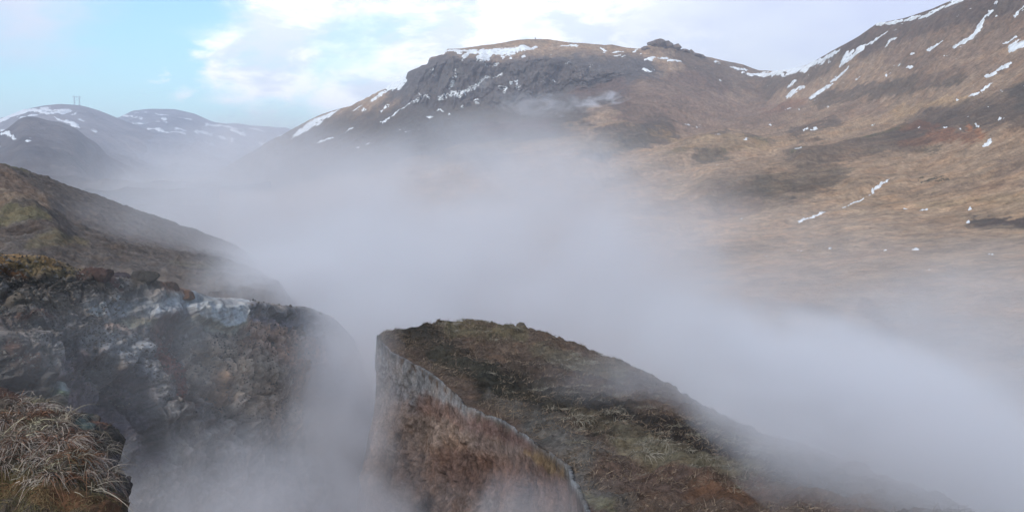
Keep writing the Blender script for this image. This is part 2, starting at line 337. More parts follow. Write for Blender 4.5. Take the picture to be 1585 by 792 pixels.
# colours
tan = np.array([.35, .235, .15]); brown = np.array([.20, .132, .092]); dark = np.array([.072, .058, .045]); scrub = np.array([.085, .072, .05])
basalt = np.array([.088, .076, .072]); rust = np.array([.17, .075, .04]); olive = np.array([.11, .095, .045])
wx = fbm(P, 30, 4, .6, 14); wy = fbm(P, 30, 4, .6, 15); w3 = fbm(P, 4.5, 4, .65, 72); WX = PX + wx * 30 + w3 * 16; WY = PY + wy * 14 + fbm(P, 4.5, 4, .65, 73) * 9
up = (1 - sstep(PY, 150 + 0 * PX, 330))
n1 = fbm(P, 46, 5, .6, 16, False, (1.4, 1.4, .5))[..., None]; n2 = fbm(P, 8, 4, .65, 17)[..., None]
colr = tan * (1 - .0 * up[..., None]) + 0 * P
colr = colr * (1 - .45 * up[..., None]) + brown * .45 * up[..., None]
colr = paint(colr, WX, WY, [
 (340, 260, 700, 200, 50, dark, .9), (620, 200, 760, 230, 40, dark, .8), (640, 130, 980, 130, 46, basalt, .98), (700, 200, 880, 195, 34, dark, .9), (980, 170, 1100, 130, 30, (.12, .075, .055), .85),
 (1060, 95, 1180, 135, 22, (.12, .085, .06), .85), (880, 215, 1040, 180, 12, brown, .5), (1000, 160, 1200, 180, 28, brown, .8), (1190, 175, 1240, 165, 12, rust, .5), (900, 150, 960, 140, 12, rust, .3),
 (930, 225, 1030, 200, 20, dark, .75), (900, 240, 1000, 215, 14, scrub, .6), (740, 205, 820, 205, 9, (.1, .06, .05), .8), (780, 195, 850, 205, 8, (.12, .07, .06), .7),
 (1060, 225, 1130, 210, 6, scrub, .6), (1040, 245, 1120, 225, 7, olive, .55), (1150, 200, 1250, 180, 9, brown, .6),
 (1080, 250, 1170, 225, 10, scrub, .75), (1120, 240, 1260, 215, 8, olive, .5), (930, 290, 1040, 262, 8, scrub, .35), (1180, 235, 1300, 195, 8, brown, .55),
 (1270, 165, 1480, 125, 13, dark, .7), (1290, 190, 1360, 170, 10, brown, .6), (1420, 130, 1585, 95, 12, brown, .6), (1200, 130, 1330, 70, 16, (.12, .09, .065), .8), (1330, 70, 1585, 0, 28, (.1, .07, .055), .9), (1400, 100, 1600, 40, 24, brown, .8),
 (1200, 228, 1420, 180, 8, (.36, .235, .14), .7), (1000, 232, 1200, 238, 9, (.36, .235, .14), .6), (1250, 330, 1600, 330, 16, (.36, .24, .15), .6), (1100, 370, 1600, 360, 12, (.38, .25, .15), .5), (1380, 178, 1500, 160, 8, (.36, .23, .12), .6), (1240, 258, 1420, 226, 24, (.095, .07, .052), .7), (1400, 216, 1600, 168, 30, (.095, .07, .052), .7), (1450, 200, 1600, 190, 24, (.09, .066, .05), .7), (1130, 292, 1280, 262, 24, (.12, .088, .062), .36), (1090, 305, 1180, 300, 18, scrub, .4), (1240, 240, 1400, 210, 6, olive, .7), (1230, 215, 1300, 195, 9, dark, .6), (1590, 160, 1950, 60, 30, dark, .8),
 (1400, 215, 1440, 208, 9, rust, .6), (1500, 218, 1516, 230, 5, (.30, .13, .06), .8), (1440, 228, 1500, 232, 7, (.2, .09, .05), .7), (1400, 240, 1460, 236, 5, rust, .5),
 (1120, 320, 1220, 305, 14, dark, .4), (1180, 300, 1300, 285, 12, scrub, .5), (1230, 300, 1290, 292, 10, dark, .5), (1090, 340, 1180, 320, 9, brown, .6),
 (1505, 338, 1590, 345, 5, (.055, .04, .035), .9), (1500, 345, 1590, 352, 5, (.08, .06, .04), .6), (1430, 283, 1462, 281, 2.4, (.05, .05, .03), .9), (1420, 250, 1452, 247, 2.4, (.05, .05, .03), .5),
 (1010, 330, 1120, 310, 12, brown, .4), (1300, 400, 1600, 385, 7, brown, .4), (1100, 490, 1180, 485, 12, brown, .7), (1190, 480, 1290, 492, 9, brown, .6), (1330, 480, 1380, 520, 13, (.2, .115, .06), .8), (1030, 440, 1100, 440, 6, brown, .5),
 (1100, 395, 1300, 380, 8, (.28, .19, .12), .5), (700, 240, 960, 225, 9, (.24, .165, .10), .6), (880, 205, 980, 195, 6, (.26, .17, .10), .6),
 (1550, 270, 1600, 255, 12, brown, .6), (1450, 300, 1600, 285, 5, brown, .5), (1420, 320, 1600, 305, 5, (.28, .19, .11), .6), (1010, 200, 1190, 235, 5, (.27, .18, .09), .55)], .7, 1.2)
vs = fbm(np.stack([PX * 3.0, PY * 14.0, 0 * PX], -1) / 40.0 * 8, 9.0, 4, .6, 71)[..., None] * (1 - cliff[..., None])
colr = colr * (1 + .38 * n1 + .38 * n2)
darkp = sstep(fbm(P, 17, 5, .62, 18, False, (1.5, 1.5, .6)), .08, .34)[..., None] * .28
colr = colr * (1 - darkp) + scrub * darkp
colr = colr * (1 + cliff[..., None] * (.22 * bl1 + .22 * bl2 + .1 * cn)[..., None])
hf = fbm(P, 2.2, 3, .7, 77)[..., None]; colr = colr * np.clip(1 + .85 * hf * sstep(rdist, 60, 200)[..., None] + .22 * fbm(P, 9, 3, .6, 78)[..., None], .35, 2.2)
SN = [(452, 210, 480, 190, 3.4), (478, 192, 524, 174, 4.4), (458, 206, 500, 190, 3), (500, 182, 527, 172, 2.8), (552, 166, 572, 152, 3), (563, 160, 600, 145, 4.2), (585, 150, 628, 131, 5), (600, 150, 625, 136, 3.4), (575, 165, 600, 152, 1.8),
 (482, 226, 520, 215, 1.6), (532, 210, 550, 204, 1.5), (552, 233, 574, 226, 1.6), (590, 198, 640, 162, 1.7), (640, 163, 648, 158, 1.5), (588, 180, 604, 168, 1.3), (545, 180, 560, 172, 1), (560, 178, 566, 174, 1.2),
 (692, 80, 715, 80, 3), (705, 86, 722, 80, 3.2), (716, 94, 726, 84, 3.4), (720, 82, 760, 79, 3.4), (738, 92, 760, 84, 3.6), (745, 94, 758, 88, 3), (760, 80, 800, 76, 4.4), (775, 84, 800, 80, 2.2), (800, 78, 822, 76, 4), (820, 78, 832, 72, 2), (788, 88, 794, 88, 1.8),
 (763, 96, 772, 96, 2.2), (808, 90, 814, 88, 2), (866, 72, 895, 72, 1.3), (880, 71, 893, 72, 1.5), (930, 74, 938, 82, 1.8), (934, 86, 938, 84, 1.4), (945, 84, 965, 80, 1.8), (950, 90, 960, 86, 1.6), (980, 82, 988, 76, 1.4), (962, 92, 968, 91, 1),
 (704, 110, 703, 122, 1.0), (702, 130, 696, 142, 1.2), (680, 160, 740, 132, 2.0), (690, 156, 720, 146, 1.6), (740, 132, 756, 124, 1.2), (768, 122, 778, 114, 1.8), (772, 140, 784, 143, 2), (784, 143, 780, 148, 1.6), (790, 134, 802, 132, 1.7), (800, 136, 803, 142, 1.6),
 (733, 162, 740, 162, 1.6), (736, 168, 738, 172, 1.4), (676, 178, 688, 178, 1.8), (662, 188, 668, 187, 1.3), (616, 201, 622, 201, 1), (626, 208, 636, 207, 1.4), (715, 168, 718, 168, 1), (648, 150, 665, 158, 1.2),
 (998, 96, 1016, 97, 2), (1016, 97, 1036, 99, 1.8), (1032, 104, 1050, 104, 2.8), (1044, 101, 1054, 103, 1.8), (997, 112, 1000, 116, 2.6), (1000, 116, 1012, 117, 1.6), (995, 114, 996, 113, 1.6), (1106, 95, 1114, 96, 1), (1130, 104, 1156, 108, 1.9), (1111, 131, 1115, 131, 1.2),
 (1150, 120, 1176, 114, 3), (1165, 116, 1210, 114, 4), (1180, 119, 1215, 118, 2.6), (1200, 114, 1250, 106, 4.6), (1240, 107, 1275, 92, 4), (1268, 95, 1300, 78, 2.6), (1222, 150, 1222, 145, 2), (1218, 148, 1240, 134, 3.2), (1228, 140, 1246, 132, 2), (1220, 136, 1232, 124, 2.4),
 (1252, 160, 1270, 148, 2.6), (1262, 152, 1282, 140, 2.2), (1268, 150, 1290, 135, 1.6), (1285, 133, 1315, 112, 2.4), (1300, 106, 1320, 92, 2.6), (1302, 100, 1312, 80, 3.2), (1300, 105, 1338, 80, 4.4), (1310, 92, 1322, 78, 3.6), (1322, 84, 1340, 72, 3), (1340, 78, 1362, 64, 2.2), (1348, 72, 1376, 56, 1.6), (1368, 82, 1385, 68, 1.3),
 (1356, 38, 1372, 36, 3), (1372, 38, 1400, 32, 3.2), (1400, 34, 1425, 25, 3), (1422, 34, 1450, 24, 3.4), (1440, 28, 1462, 12, 2.6), (1462, 16, 1490, 4, 3.4), (1470, 4, 1488, -6, 3), (1484, 2, 1500, -8, 3), (1500, 8, 1512, 0, 2.6), (1436, 22, 1450, 16, 1.6),
 (1476, 82, 1512, 60, 4.2), (1508, 62, 1522, 40, 5), (1520, 40, 1536, 28, 2.2), (1530, 28, 1534, 30, 1.4), (1432, 90, 1456, 76, 1.8), (1456, 76, 1462, 73, 1), (1408, 102, 1416, 97, 1), (1541, 17, 1544, 16, 2.6), (1562, 84, 1590, 66, 5), (1570, 36, 1585, 22, 2.4), (1552, 74, 1574, 64, 1.4),
 (1524, 124, 1545, 118, 3.4), (1540, 118, 1562, 104, 3.6), (1550, 108, 1566, 102, 1.8), (1500, 156, 1518, 148, 1.4), (1518, 148, 1534, 136, 1.8), (1400, 122, 1414, 114, 1.1), (1388, 118, 1396, 112, 1), (1324, 131, 1333, 127, 1), (1370, 132, 1373, 124, 1.2), (1460, 93, 1466, 92, 1),
 (1213, 179, 1226, 172, 2.2), (1210, 180, 1214, 176, 1.2), (1232, 185, 1238, 181, 1.3), (1242, 209, 1250, 207, 2), (1252, 209, 1264, 206, 1.2), (1191, 200, 1196, 199, 1.2), (1150, 232, 1160, 231, 1.4), (1172, 236, 1177, 236, 1.4), (1188, 202, 1193, 201, 1), (1228, 242, 1250, 236, 1),
 (1107, 268, 1120, 267, .9), (1060, 187, 1070, 186, 1.1), (1105, 221, 1118, 219, 1.2), (1520, 240, 1536, 234, 2), (1508, 212, 1515, 216, 2.2), (1544, 206, 1550, 202, 1.8), (1527, 182, 1532, 180, 1.1), (1456, 219, 1466, 219, 1), (1496, 200, 1500, 199, 1.2), (1484, 221, 1488, 220, 1),
 (1552, 204, 1558, 203, 1.2), (1300, 325, 1345, 305, 1.5), (1345, 305, 1376, 289, 1.8), (1236, 347, 1276, 333, 2.2), (1395, 326, 1416, 325, 1), (1424, 327, 1438, 326, 1.3), (1436, 310, 1446, 309, .8), (1495, 343, 1502, 343, 1.8), (1500, 325, 1504, 322, 1.6), (1141, 357, 1145, 361, 1.6),
 (1098, 352, 1102, 351, 1), (1145, 344, 1150, 342, 1), (1281, 389, 1287, 390, 1.4), (1233, 393, 1243, 394, 1.1), (1180, 403, 1190, 402, 1), (1365, 396, 1374, 395, 1.1), (1398, 395, 1404, 394, 1.1), (1412, 396, 1426, 396, 1.2), (1530, 400, 1540, 402, 1.2), (1434, 424, 1440, 425, 1), (1348, 198, 1354, 196, 1.2)]
# many small remnants of snow above the middle of the slope
for _ in range(90):
    x = random.uniform(640, 1600) if _ < 40 else random.uniform(1180, 1600); t = random.random() ** 1.5
    c0 = float(np.interp(x, px, cy)); y = c0 + 8 + t * (120 if x < 1200 else 190)
    l = random.uniform(1, 7); SN.append((x, y, x + l, y - l * random.uniform(.2, .8), random.uniform(.35, .8)))
SN = [(a, b, c, d, e * (.72 if e < 2.3 and b > 175 else .95)) for a, b, c, d, e in SN]
sm = snow_mask(PX, PY, P, SN, 14, .95)
q = P[0].copy(); bk = []
for k in (1.5, 1.2, 1.07, 1.02):
    b = P[0] * k; b[:, 2] = np.maximum(P[0][:, 2] - (k - 1) * 420, FLOOR - 5); bk.append(b)
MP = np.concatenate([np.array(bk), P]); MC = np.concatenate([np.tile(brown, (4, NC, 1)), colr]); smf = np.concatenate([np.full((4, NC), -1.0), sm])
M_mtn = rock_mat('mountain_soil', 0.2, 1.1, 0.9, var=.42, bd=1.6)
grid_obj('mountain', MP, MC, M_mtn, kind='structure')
SNOW_SHEETS.append((MP, smf, 0.9))
mtn = (P, PX, PY)

# snow: one thin layer lying on the hills, thinning to nothing at its edges
V, FF, off = [], [], 0
for Pq, sq, th in SNOW_SHEETS:
    nr, nc = sq.shape; Z = Pq.copy(); Z[..., 2] += sq * th; 
    k = np.maximum.reduce([sq[:-1, :-1], sq[1:, :-1], sq[1:, 1:], sq[:-1, 1:]]) > -.6
    fc = grid_faces(nr, nc, k); u, inv = np.unique(fc, return_inverse=True)
    V.append(Z.reshape(-1, 3)[u]); FF.append(inv.reshape(-1, 4) + off); off += len(u)
M_snow = bpy.data.materials.new('snow'); M_snow.use_nodes = True; t = NT(M_snow.node_tree); t.n.clear()
pos = t.node('ShaderNodeTexCoord').outputs['Object']
p = t.node('ShaderNodeBsdfPrincipled', inp={'Base Color': t.mix(t.ss(t.noise(pos, .3, 4), .4, .7), (.74, .74, .76), (.52, .51, .51)), 'Roughness': .8, 'Specular IOR Level': .2,
    'Normal': t.node('ShaderNodeBump', inp={'Strength': .4, 'Distance': .6, 'Height': t.noise(pos, .6, 4)}).outputs[0]})
o = t.node('ShaderNodeOutputMaterial'); t.l.new(p.outputs[0], o.inputs[0])
link('snow', raw_mesh('snow', np.concatenate(V), np.concatenate(FF)), M_snow, kind='stuff', label='streaks and patches of old white snow lying on the hills')

# ------------------------------------------------------------------ middle slope on the left
n = 620; px = np.linspace(-420, 640, n)
cy = smooth(curve([(-420, 190), (-150, 235), (0, 258), (30, 263), (70, 277), (110, 291), (150, 305), (200, 324), (250, 341), (300, 357), (345, 374), (375, 388), (400, 404), (430, 428), (470, 470), (520, 530), (580, 600), (640, 680)], px), 7)
def g(py, r): return np.stack([px, py, np.log(r)], -1)
brr = curve([(-330, 16.5), (0, 17.3), (150, 18), (300, 19.2), (380, 20.6), (440, 23.5), (500, 27.5), (560, 31), (700, 35)], px)
rcr = curve([(-420, 70), (0, 90), (400, 100), (640, 100)], px)
G = [g(cy, rcr), g(cy + 10, rcr * .9), g(np.maximum(cy * .68 + .32 * 450, cy + 16), rcr * .64), g(np.maximum(cy * .3 + .7 * 450, cy + 22), np.maximum(rcr * .42, brr * 1.5)), g(np.maximum(cy * .08 + .92 * 455, cy + 25), np.maximum(rcr * .30, brr * 1.28)), g(np.full(n, 530.0) + np.maximum(0, cy - 440), np.maximum(rcr * .24, brr * 1.15))]
L = loft(G, [20, 90, 90, 60, 20]); PX, PY = L[..., 0], L[..., 1]; P = at(PX, PY, np.exp(L[..., 2]))
cw = sstep(np.arange(len(L)), 0, 20)[:, None]
P[..., 2] += fbm(P, 14, 5, .55, 81) * .9 * (cw + .1) + fbm(P, 2.6, 4, .6, 82, True) * .22 + fbm(P, 1.3, 3, .6, 83, True) * .22 + fbm(P, .6, 3, .6, 88) * .12
P[..., 2] += (np.exp(-(seg_dist(PX, PY, 0, 300, 60, 330)[0] / 40) ** 2) * .8 + np.exp(-(seg_dist(PX, PY, 0, 330, 90, 380)[0] / 16) ** 2) * .5) * cw
wx = fbm(P, 5, 4, .6, 84); WX = PX + wx * 30; WY = PY + fbm(P, 5, 4, .6, 85) * 20
colr = np.array([.105, .086, .075]) + 0 * P
colr = paint(colr, WX, WY, [(0, 290, 30, 310, 22, (.17, .118, .088), .7), (0, 330, 60, 330, 16, (.20, .145, .105), .8), (0, 350, 80, 362, 7, (.14, .12, .07), .8), (0, 268, 40, 268, 5, (.12, .11, .06), .7), (50, 400, 130, 385, 10, (.15, .12, .07), .6), (0, 372, 100, 375, 8, (.08, .06, .05), .8), (260, 410, 380, 415, 7, (.15, .13, .1), .6), (40, 345, 130, 350, 6, (.06, .05, .04), .6), (140, 440, 400, 450, 16, (.13, .10, .08), .6)])
n1 = fbm(P, 1.6, 5, .65, 86)[..., None]; n2 = fbm(P, .45, 4, .65, 87)[..., None]
colr *= 1 + .6 * n1 + .8 * n2
bk = []
for k in (1.35, 1.15, 1.04):
    b = P[0] * k; b[:, 2] = np.maximum(P[0][:, 2] - (k - 1) * 45, FLOOR - 3); bk.append(b)
M_slope = rock_mat('heath', 2.2, 9.0, 0.8, var=.45, bd=.25)
grid_obj('hillside', np.concatenate([np.array(bk), P]), np.concatenate([np.tile(np.array([.09, .08, .07]), (3, n, 1)), colr]), M_slope, kind='structure')
slope = (P, PX, PY)

# ------------------------------------------------------------------ rocky bank of the gorge on the left
n = 900; px = np.linspace(-330, 700, n)
RIM = [(-330, 380), (-100, 396), (0, 402), (40, 403), (70, 404), (95, 412), (120, 424), (160, 436), (200, 442), (260, 448), (300, 458), (325, 468), (375, 472), (430, 481), (480, 487), (520, 500), (548, 530), (572, 600), (590, 700), (700, 900)]
ry = smooth(curve(RIM, px), 5)
rr = smooth(curve([(-330, 16.5), (0, 17.3), (150, 18), (300, 19.2), (380, 20.6), (440, 23.5), (500, 27.5), (560, 31), (700, 35)], px), 41)
def g(py, r): return np.stack([px, py, r], -1)
zr = rr * pdir(px, ry)[:, 2]
def byz(z, r): return 280 + -z / r * F * 1.0
G = [g(ry + 45, rr * 1.6), g(ry + 3, rr * 1.15), g(ry, rr), g(ry + 22, rr * .98), g(ry + 60 + 0 * px, rr * .962), g(ry + 150, rr * .93), g(ry + 250, rr * .90), g(ry + 330, rr * .88), g(byz(-13, rr * .84), rr * .84), g(byz(-26, rr * .8), rr * .80)]
G = [np.array(a) for a in G]
L = loft(G, [14, 30, 34, 60, 130, 120, 60, 30, 16]); PX, PY, RR = L[..., 0], L[..., 1], L[..., 2].copy(); P0 = at(PX, PY, RR)
face = sstep(np.arange(len(L)), 40, 62)[:, None]
rn = fbm(P0, 1.7, 6, .55, 91, True); rn2 = fbm(P0, .42, 5, .6, 92, True); rn3 = fbm(P0, 4.5, 3, .5, 93); led = fbm(P0, .34, 4, .6, 94, True, (5, 5, 1))
WX = PX + fbm(P0, 1.1, 4, .6, 95) * 26; WY = PY + fbm(P0, 1.1, 4, .6, 96) * 22
def blob(x0, y0, x1, y1, w_): return 1 - sstep(seg_dist(WX, WY, x0, y0, x1, y1)[0], w_ * .75, w_ * 1.15)
rec = blob(262, 520, 300, 590, 32) * .6 + blob(300, 530, 330, 600, 22) * .5 + blob(150, 600, 130, 660, 42) * 1.3 + blob(205, 610, 230, 680, 30) * 1.2 - blob(300, 486, 368, 488, 15) * .45 + blob(380, 492, 470, 496, 9) * .6 - blob(60, 600, 90, 615, 16) * .5
rec += blob(10, 620, 60, 650, 26) * 1.2 - blob(0, 560, 50, 560, 40) * .9 - blob(40, 470, 100, 500, 30) * .4
tq = np.gradient(at(px, ry, rr)[:, :2], axis=0); tq = np.stack([smooth(tq[:, 0], 61), smooth(tq[:, 1], 61)], -1); tq /= np.linalg.norm(tq, axis=1)[:, None]
hx = np.broadcast_to(np.stack([-tq[:, 1], tq[:, 0]], -1)[None], PX.shape + (2,))     # into the wall
bk1 = blocks(P0, 1.1, 7, (1.3, 1.3, .8)); bk2 = blocks(P0, .38, 8); bk3 = blocks(P0, .14, 9)
rim_r = .35 + .65 * sstep(PY - ry[None], 8, 90)
off_ = face * (rec * .5 - rim_r * (rn * .10 + rn3 * .7 + bk1 * .22) - rn2 * .03 - bk2 * .08 - bk3 * .03 - led * .13)
P = P0.copy(); P[..., :2] += hx * (off_ * .85)[..., None]; P[..., 2] -= off_ * .28
topw = 1 - face
P[..., 2] += topw * (rn3 * .25 + rn2 * .05 + rn * .07) + face * (bk2 * .05 + fbm(P0, .3, 3, .6, 97) * .05)
P[..., 2] += np.exp(-((PX - 225) / 16) ** 2) * .14 * np.exp(-((PY - 440) / 14) ** 2) + np.exp(-((PX - 150) / 18) ** 2) * .12 * np.exp(-((PY - 432) / 14) ** 2)
grey = np.array([.155, .135, .125])
colr = grey + 0 * P
colr = paint(colr, WX, WY, [(-330, 395, 130, 405, 30, (.10, .07, .045), .9), (0, 405, 90, 408, 8, (.20, .125, .06), .9), (40, 412, 130, 422, 8, (.19, .14, .08), .8), (-20, 425, 40, 425, 9, (.17, .075, .03), .85), (130, 430, 180, 440, 10, (.10, .055, .045), .9),
 (0, 435, 160, 445, 13, (.05, .042, .036), .9), (210, 438, 245, 440, 9, (.06, .05, .04), .9), (250, 445, 300, 460, 7, (.14, .07, .04), .8), (0, 465, 120, 470, 12, (.085, .07, .055), .8), (0, 500, 60, 510, 18, (.10, .07, .06), .7), (20, 492, 70, 488, 6, (.15, .08, .06), .6),
 (150, 475, 260, 470, 14, (.22, .225, .235), .8), (240, 480, 310, 478, 14, (.24, .25, .27), .85), (296, 486, 372, 486, 17, (.35, .355, .37), .9), (150, 482, 250, 486, 8, (.30, .30, .31), .6), (305, 474, 330, 470, 8, (.26, .28, .30), .7), (190, 500, 380, 505, 7, (.25, .235, .18), .8), (330, 505, 380, 506, 5, (.3, .29, .25), .7),
 (170, 510, 195, 515, 8, (.22, .13, .09), .7), (140, 530, 240, 540, 22, (.19, .185, .19), .85), (60, 520, 160, 560, 30, (.15, .145, .15), .7), (200, 560, 230, 580, 14, (.17, .165, .17), .7), (50, 590, 95, 604, 11, (.24, .27, .26), .85), (60, 610, 95, 615, 6, (.14, .19, .11), .7),
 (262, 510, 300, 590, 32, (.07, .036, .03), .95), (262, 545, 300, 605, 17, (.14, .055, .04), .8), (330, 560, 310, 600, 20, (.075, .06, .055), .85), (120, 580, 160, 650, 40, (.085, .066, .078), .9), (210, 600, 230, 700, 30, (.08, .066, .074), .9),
 (300, 510, 380, 540, 16, (.19, .17, .16), .6), (350, 560, 430, 640, 50, (.24, .18, .135), .85), (400, 520, 490, 560, 34, (.26, .165, .12), .85), (440, 560, 470, 600, 22, (.19, .10, .06), .8), (350, 590, 350, 620, 14, (.16, .09, .05), .7), (385, 500, 500, 500, 9, (.11, .10, .115), .85), (390, 484, 560, 492, 4, (.2, .19, .2), .7), (500, 520, 640, 600, 40, (.12, .11, .12), .7),
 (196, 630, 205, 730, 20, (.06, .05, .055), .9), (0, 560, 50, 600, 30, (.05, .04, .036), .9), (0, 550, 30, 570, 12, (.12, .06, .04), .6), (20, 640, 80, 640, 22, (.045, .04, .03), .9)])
n1 = fbm(P0, .5, 5, .65, 98)[..., None]; n2 = fbm(P0, .14, 4, .65, 99)[..., None]; st = fbm(P0, .22, 4, .6, 100, False, (5, 5, .8))[..., None]
colr *= np.clip(1 + .55 * n1 + .75 * n2 + .45 * st, .3, 2.2)
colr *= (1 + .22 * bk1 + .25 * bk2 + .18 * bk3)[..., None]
M_bank = rock_mat('crusted_rock', 3.2, 18.0, 1.0, var=.42, bd=.12, s3=55)
base = (-6.0, 17.0, -14.0)
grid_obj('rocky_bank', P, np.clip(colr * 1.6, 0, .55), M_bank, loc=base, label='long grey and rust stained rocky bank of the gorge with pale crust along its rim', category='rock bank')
bank = (P, PX, PY)

# ------------------------------------------------------------------ rocky outcrop in the middle
n = 700; s = np.linspace(0, 1, n)
SK = np.array([(0, 583, 521, 22.6), (.02, 592, 517, 23.0), (.05, 615, 514, 23.2), (.075, 645, 515, 23.2), (.10, 662, 522, 23.4), (.105, 668, 517, 23.6), (.13, 690, 505, 24.4), (.16, 720, 501, 25), (.20, 752, 507, 25), (.24, 790, 515, 24.4), (.25, 800, 513, 24), (.26, 808, 510, 24), (.275, 818, 518, 24), (.32, 860, 533, 23), (.39, 920, 553, 22), (.48, 1000, 596, 19.5), (.55, 1060, 632, 17.5), (.64, 1150, 676, 15.6), (.74, 1250, 716, 14), (.84, 1350, 757, 12.6), (.93, 1450, 800, 11.6), (1, 1560, 850, 10.6)])
RM = np.array([(0, 583, 522, 22.5), (.05, 592, 531, 22.0), (.12, 605, 546, 21.0), (.22, 650, 570, 19.6), (.34, 690, 600, 18.2), (.44, 722, 634, 17.0), (.55, 770, 655, 16.0), (.65, 812, 680, 15.0), (.74, 852, 708, 14.0), (.80, 878, 732, 13.2), (.84, 882, 750, 12.7), (.9, 897, 775, 12.0), (.95, 908, 805, 11.2), (1, 935, 860, 10.2)])
ip = lambda A, k: smooth(np.interp(s, A[:, 0], A[:, k]), 9)
def g3(A): return np.stack([ip(A, 1), ip(A, 2), ip(A, 3)], -1)
sk, rm = g3(SK), g3(RM)
Psk, Prm = at(sk[:, 0], sk[:, 1], sk[:, 2]), at(rm[:, 0], rm[:, 1], rm[:, 2])
tg = np.gradient(Prm[:, :2], axis=0); tg /= np.linalg.norm(tg, axis=1)[:, None] + 1e-9
tg = np.stack([smooth(tg[:, 0], 41), smooth(tg[:, 1], 41)], -1)
nrm = np.stack([tg[:, 1], -tg[:, 0]], -1)     # outward to the left of the rim / towards the camera side
if nrm[:, 0].mean() > 0: nrm = -nrm
def off3(Pb, dxy, dz): q = Pb.copy(); q[:, :2] += dxy; q[:, 2] += dz; return q
away = Psk[:, :2] / np.linalg.norm(Psk[:, :2], axis=1)[:, None] + np.array([.5, 0]); away /= np.linalg.norm(away, axis=1)[:, None]
ew = sstep(s, .0, .12)[:, None]
G = [off3(Psk, away * (1.4 + 3 * ew), -18), off3(Psk, away * (.8 + 2.2 * ew), -4.2), off3(Psk, away * (.3 + 1.0 * ew), -.7), Psk,
     Psk * .67 + Prm * .33, Psk * .33 + Prm * .67, Prm, off3(Prm, nrm * .03, -.5), off3(Prm, nrm * .1, -1.6), off3(Prm, nrm * .55, -4), off3(Prm, nrm * 1.0, -8), off3(Prm, nrm * 1.6, -18)]
G[4][:, 2] += .12 * ew[:, 0]; 
rows = [10, 40, 20, 80, 80, 80, 24, 50, 110, 60, 14]
L = loft(G, rows); P0 = L.copy(); ri = np.arange(len(L))[:, None]
i_sk, i_rm = sum(rows[:3]), sum(rows[:6])
# pixel coordinates of each point, for laying out the surface colours
def topix(P):
    x, y, z = P[..., 0], P[..., 1], P[..., 2]; dep = y * CP - z * SP; dep = np.where(dep > .1, dep, .1)
    return 792.5 + F * x / dep, 396 - F * (z * CP + y * SP) / dep
PX, PY = topix(P0)
face = sstep(ri, i_rm - 2, i_rm + 14); topm = 1 - face
wid = sstep(np.linalg.norm(Psk - Prm, axis=1), .2, 3.0)[None, :]
rn = fbm(P0, 1.4, 6, .55, 111, True); rn2 = fbm(P0, .35, 5, .6, 112, True); hm = fbm(P0, 2.4, 4, .5, 113); sh = fbm(P0, .6, 4, .6, 114, True, (2.2, 1.2, 1)); ft = fbm(P0, .16, 4, .65, 115)
P = P0.copy()
ob1 = blocks(P0, .9, 17, (1, 1, 1.2)); ob2 = blocks(P0, .32, 18); ob3 = blocks(P0, .12, 19)
far_w = 1.0
P[..., :2] += (nrm[None] * (face * (rn * .08 + hm * .38 + ob1 * .10 + ob2 * .045 + ob3 * .024 + ft * .05) + (1 - sstep(np.abs(ri - i_rm), 0, 30)) * (ob3 * .02 + ft * .03 + hm * .2))[..., None]) * (0.35 + .65 * sstep(s, 0, .06)[None, :, None])
nr_ = .22 + .78 * sstep(i_rm - ri, 4, 50); fr_ = .25 + .75 * sstep(ri - i_rm, 4, 60)
P = P0 + (P - P0) * np.where(ri > i_rm, fr_, 1.0)[..., None]
P[..., 2] += nr_ * topm * ((hm * .20 + rn * .10) * (wid * .7 + .0) + sh * .09 * (.3 + .7 * wid) + ft * .05 + rn2 * .04)
P[..., 2] += .07 * np.exp(-((ri - i_rm) / 5.0) ** 2) * sstep(s, .2, .4)[None, :] + nr_ * topm * (fbm(P0, .5, 4, .6, 122) * .15 * wid + fbm(P0, .9, 3, .5, 123, True) * .10 * wid + ob2 * .02)
WX = PX + fbm(P0, .8, 4, .6, 116) * 24; WY = PY + fbm(P0, .8, 4, .6, 117) * 16
moss = np.array([.13, .092, .072]); dk = np.array([.042, .037, .03]); oran = np.array([.21, .105, .06]); crust = np.array([.25, .25, .26])
colr = np.where(face[..., None] > .5, np.array([.16, .10, .08]), moss) + 0 * P
tc = paint(moss + 0 * P, WX, WY, [(590, 520, 700, 520, 14, (.06, .05, .04), .8), (640, 525, 760, 590, 22, dk, .8), (700, 515, 800, 525, 16, (.13, .11, .065), .7), (740, 560, 860, 560, 16, (.12, .085, .065), .7), (680, 560, 780, 600, 16, (.055, .05, .038), .8), (800, 580, 1000, 620, 24, (.08, .06, .05), .7),
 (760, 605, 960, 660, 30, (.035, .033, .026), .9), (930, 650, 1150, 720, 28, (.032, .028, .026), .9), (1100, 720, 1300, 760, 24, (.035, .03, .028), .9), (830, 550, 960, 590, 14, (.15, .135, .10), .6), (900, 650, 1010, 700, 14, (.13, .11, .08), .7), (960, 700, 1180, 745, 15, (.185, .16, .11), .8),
 (760, 620, 850, 680, 9, (.13, .115, .10), .8), (830, 665, 960, 740, 24, (.125, .115, .105), .85), (880, 730, 960, 790, 26, (.14, .125, .11), .85), (940, 740, 1180, 780, 26, (.13, .085, .068), .8), (1080, 775, 1350, 800, 20, (.15, .085, .055), .8), (880, 765, 950, 795, 10, (.22, .2, .12), .6)])
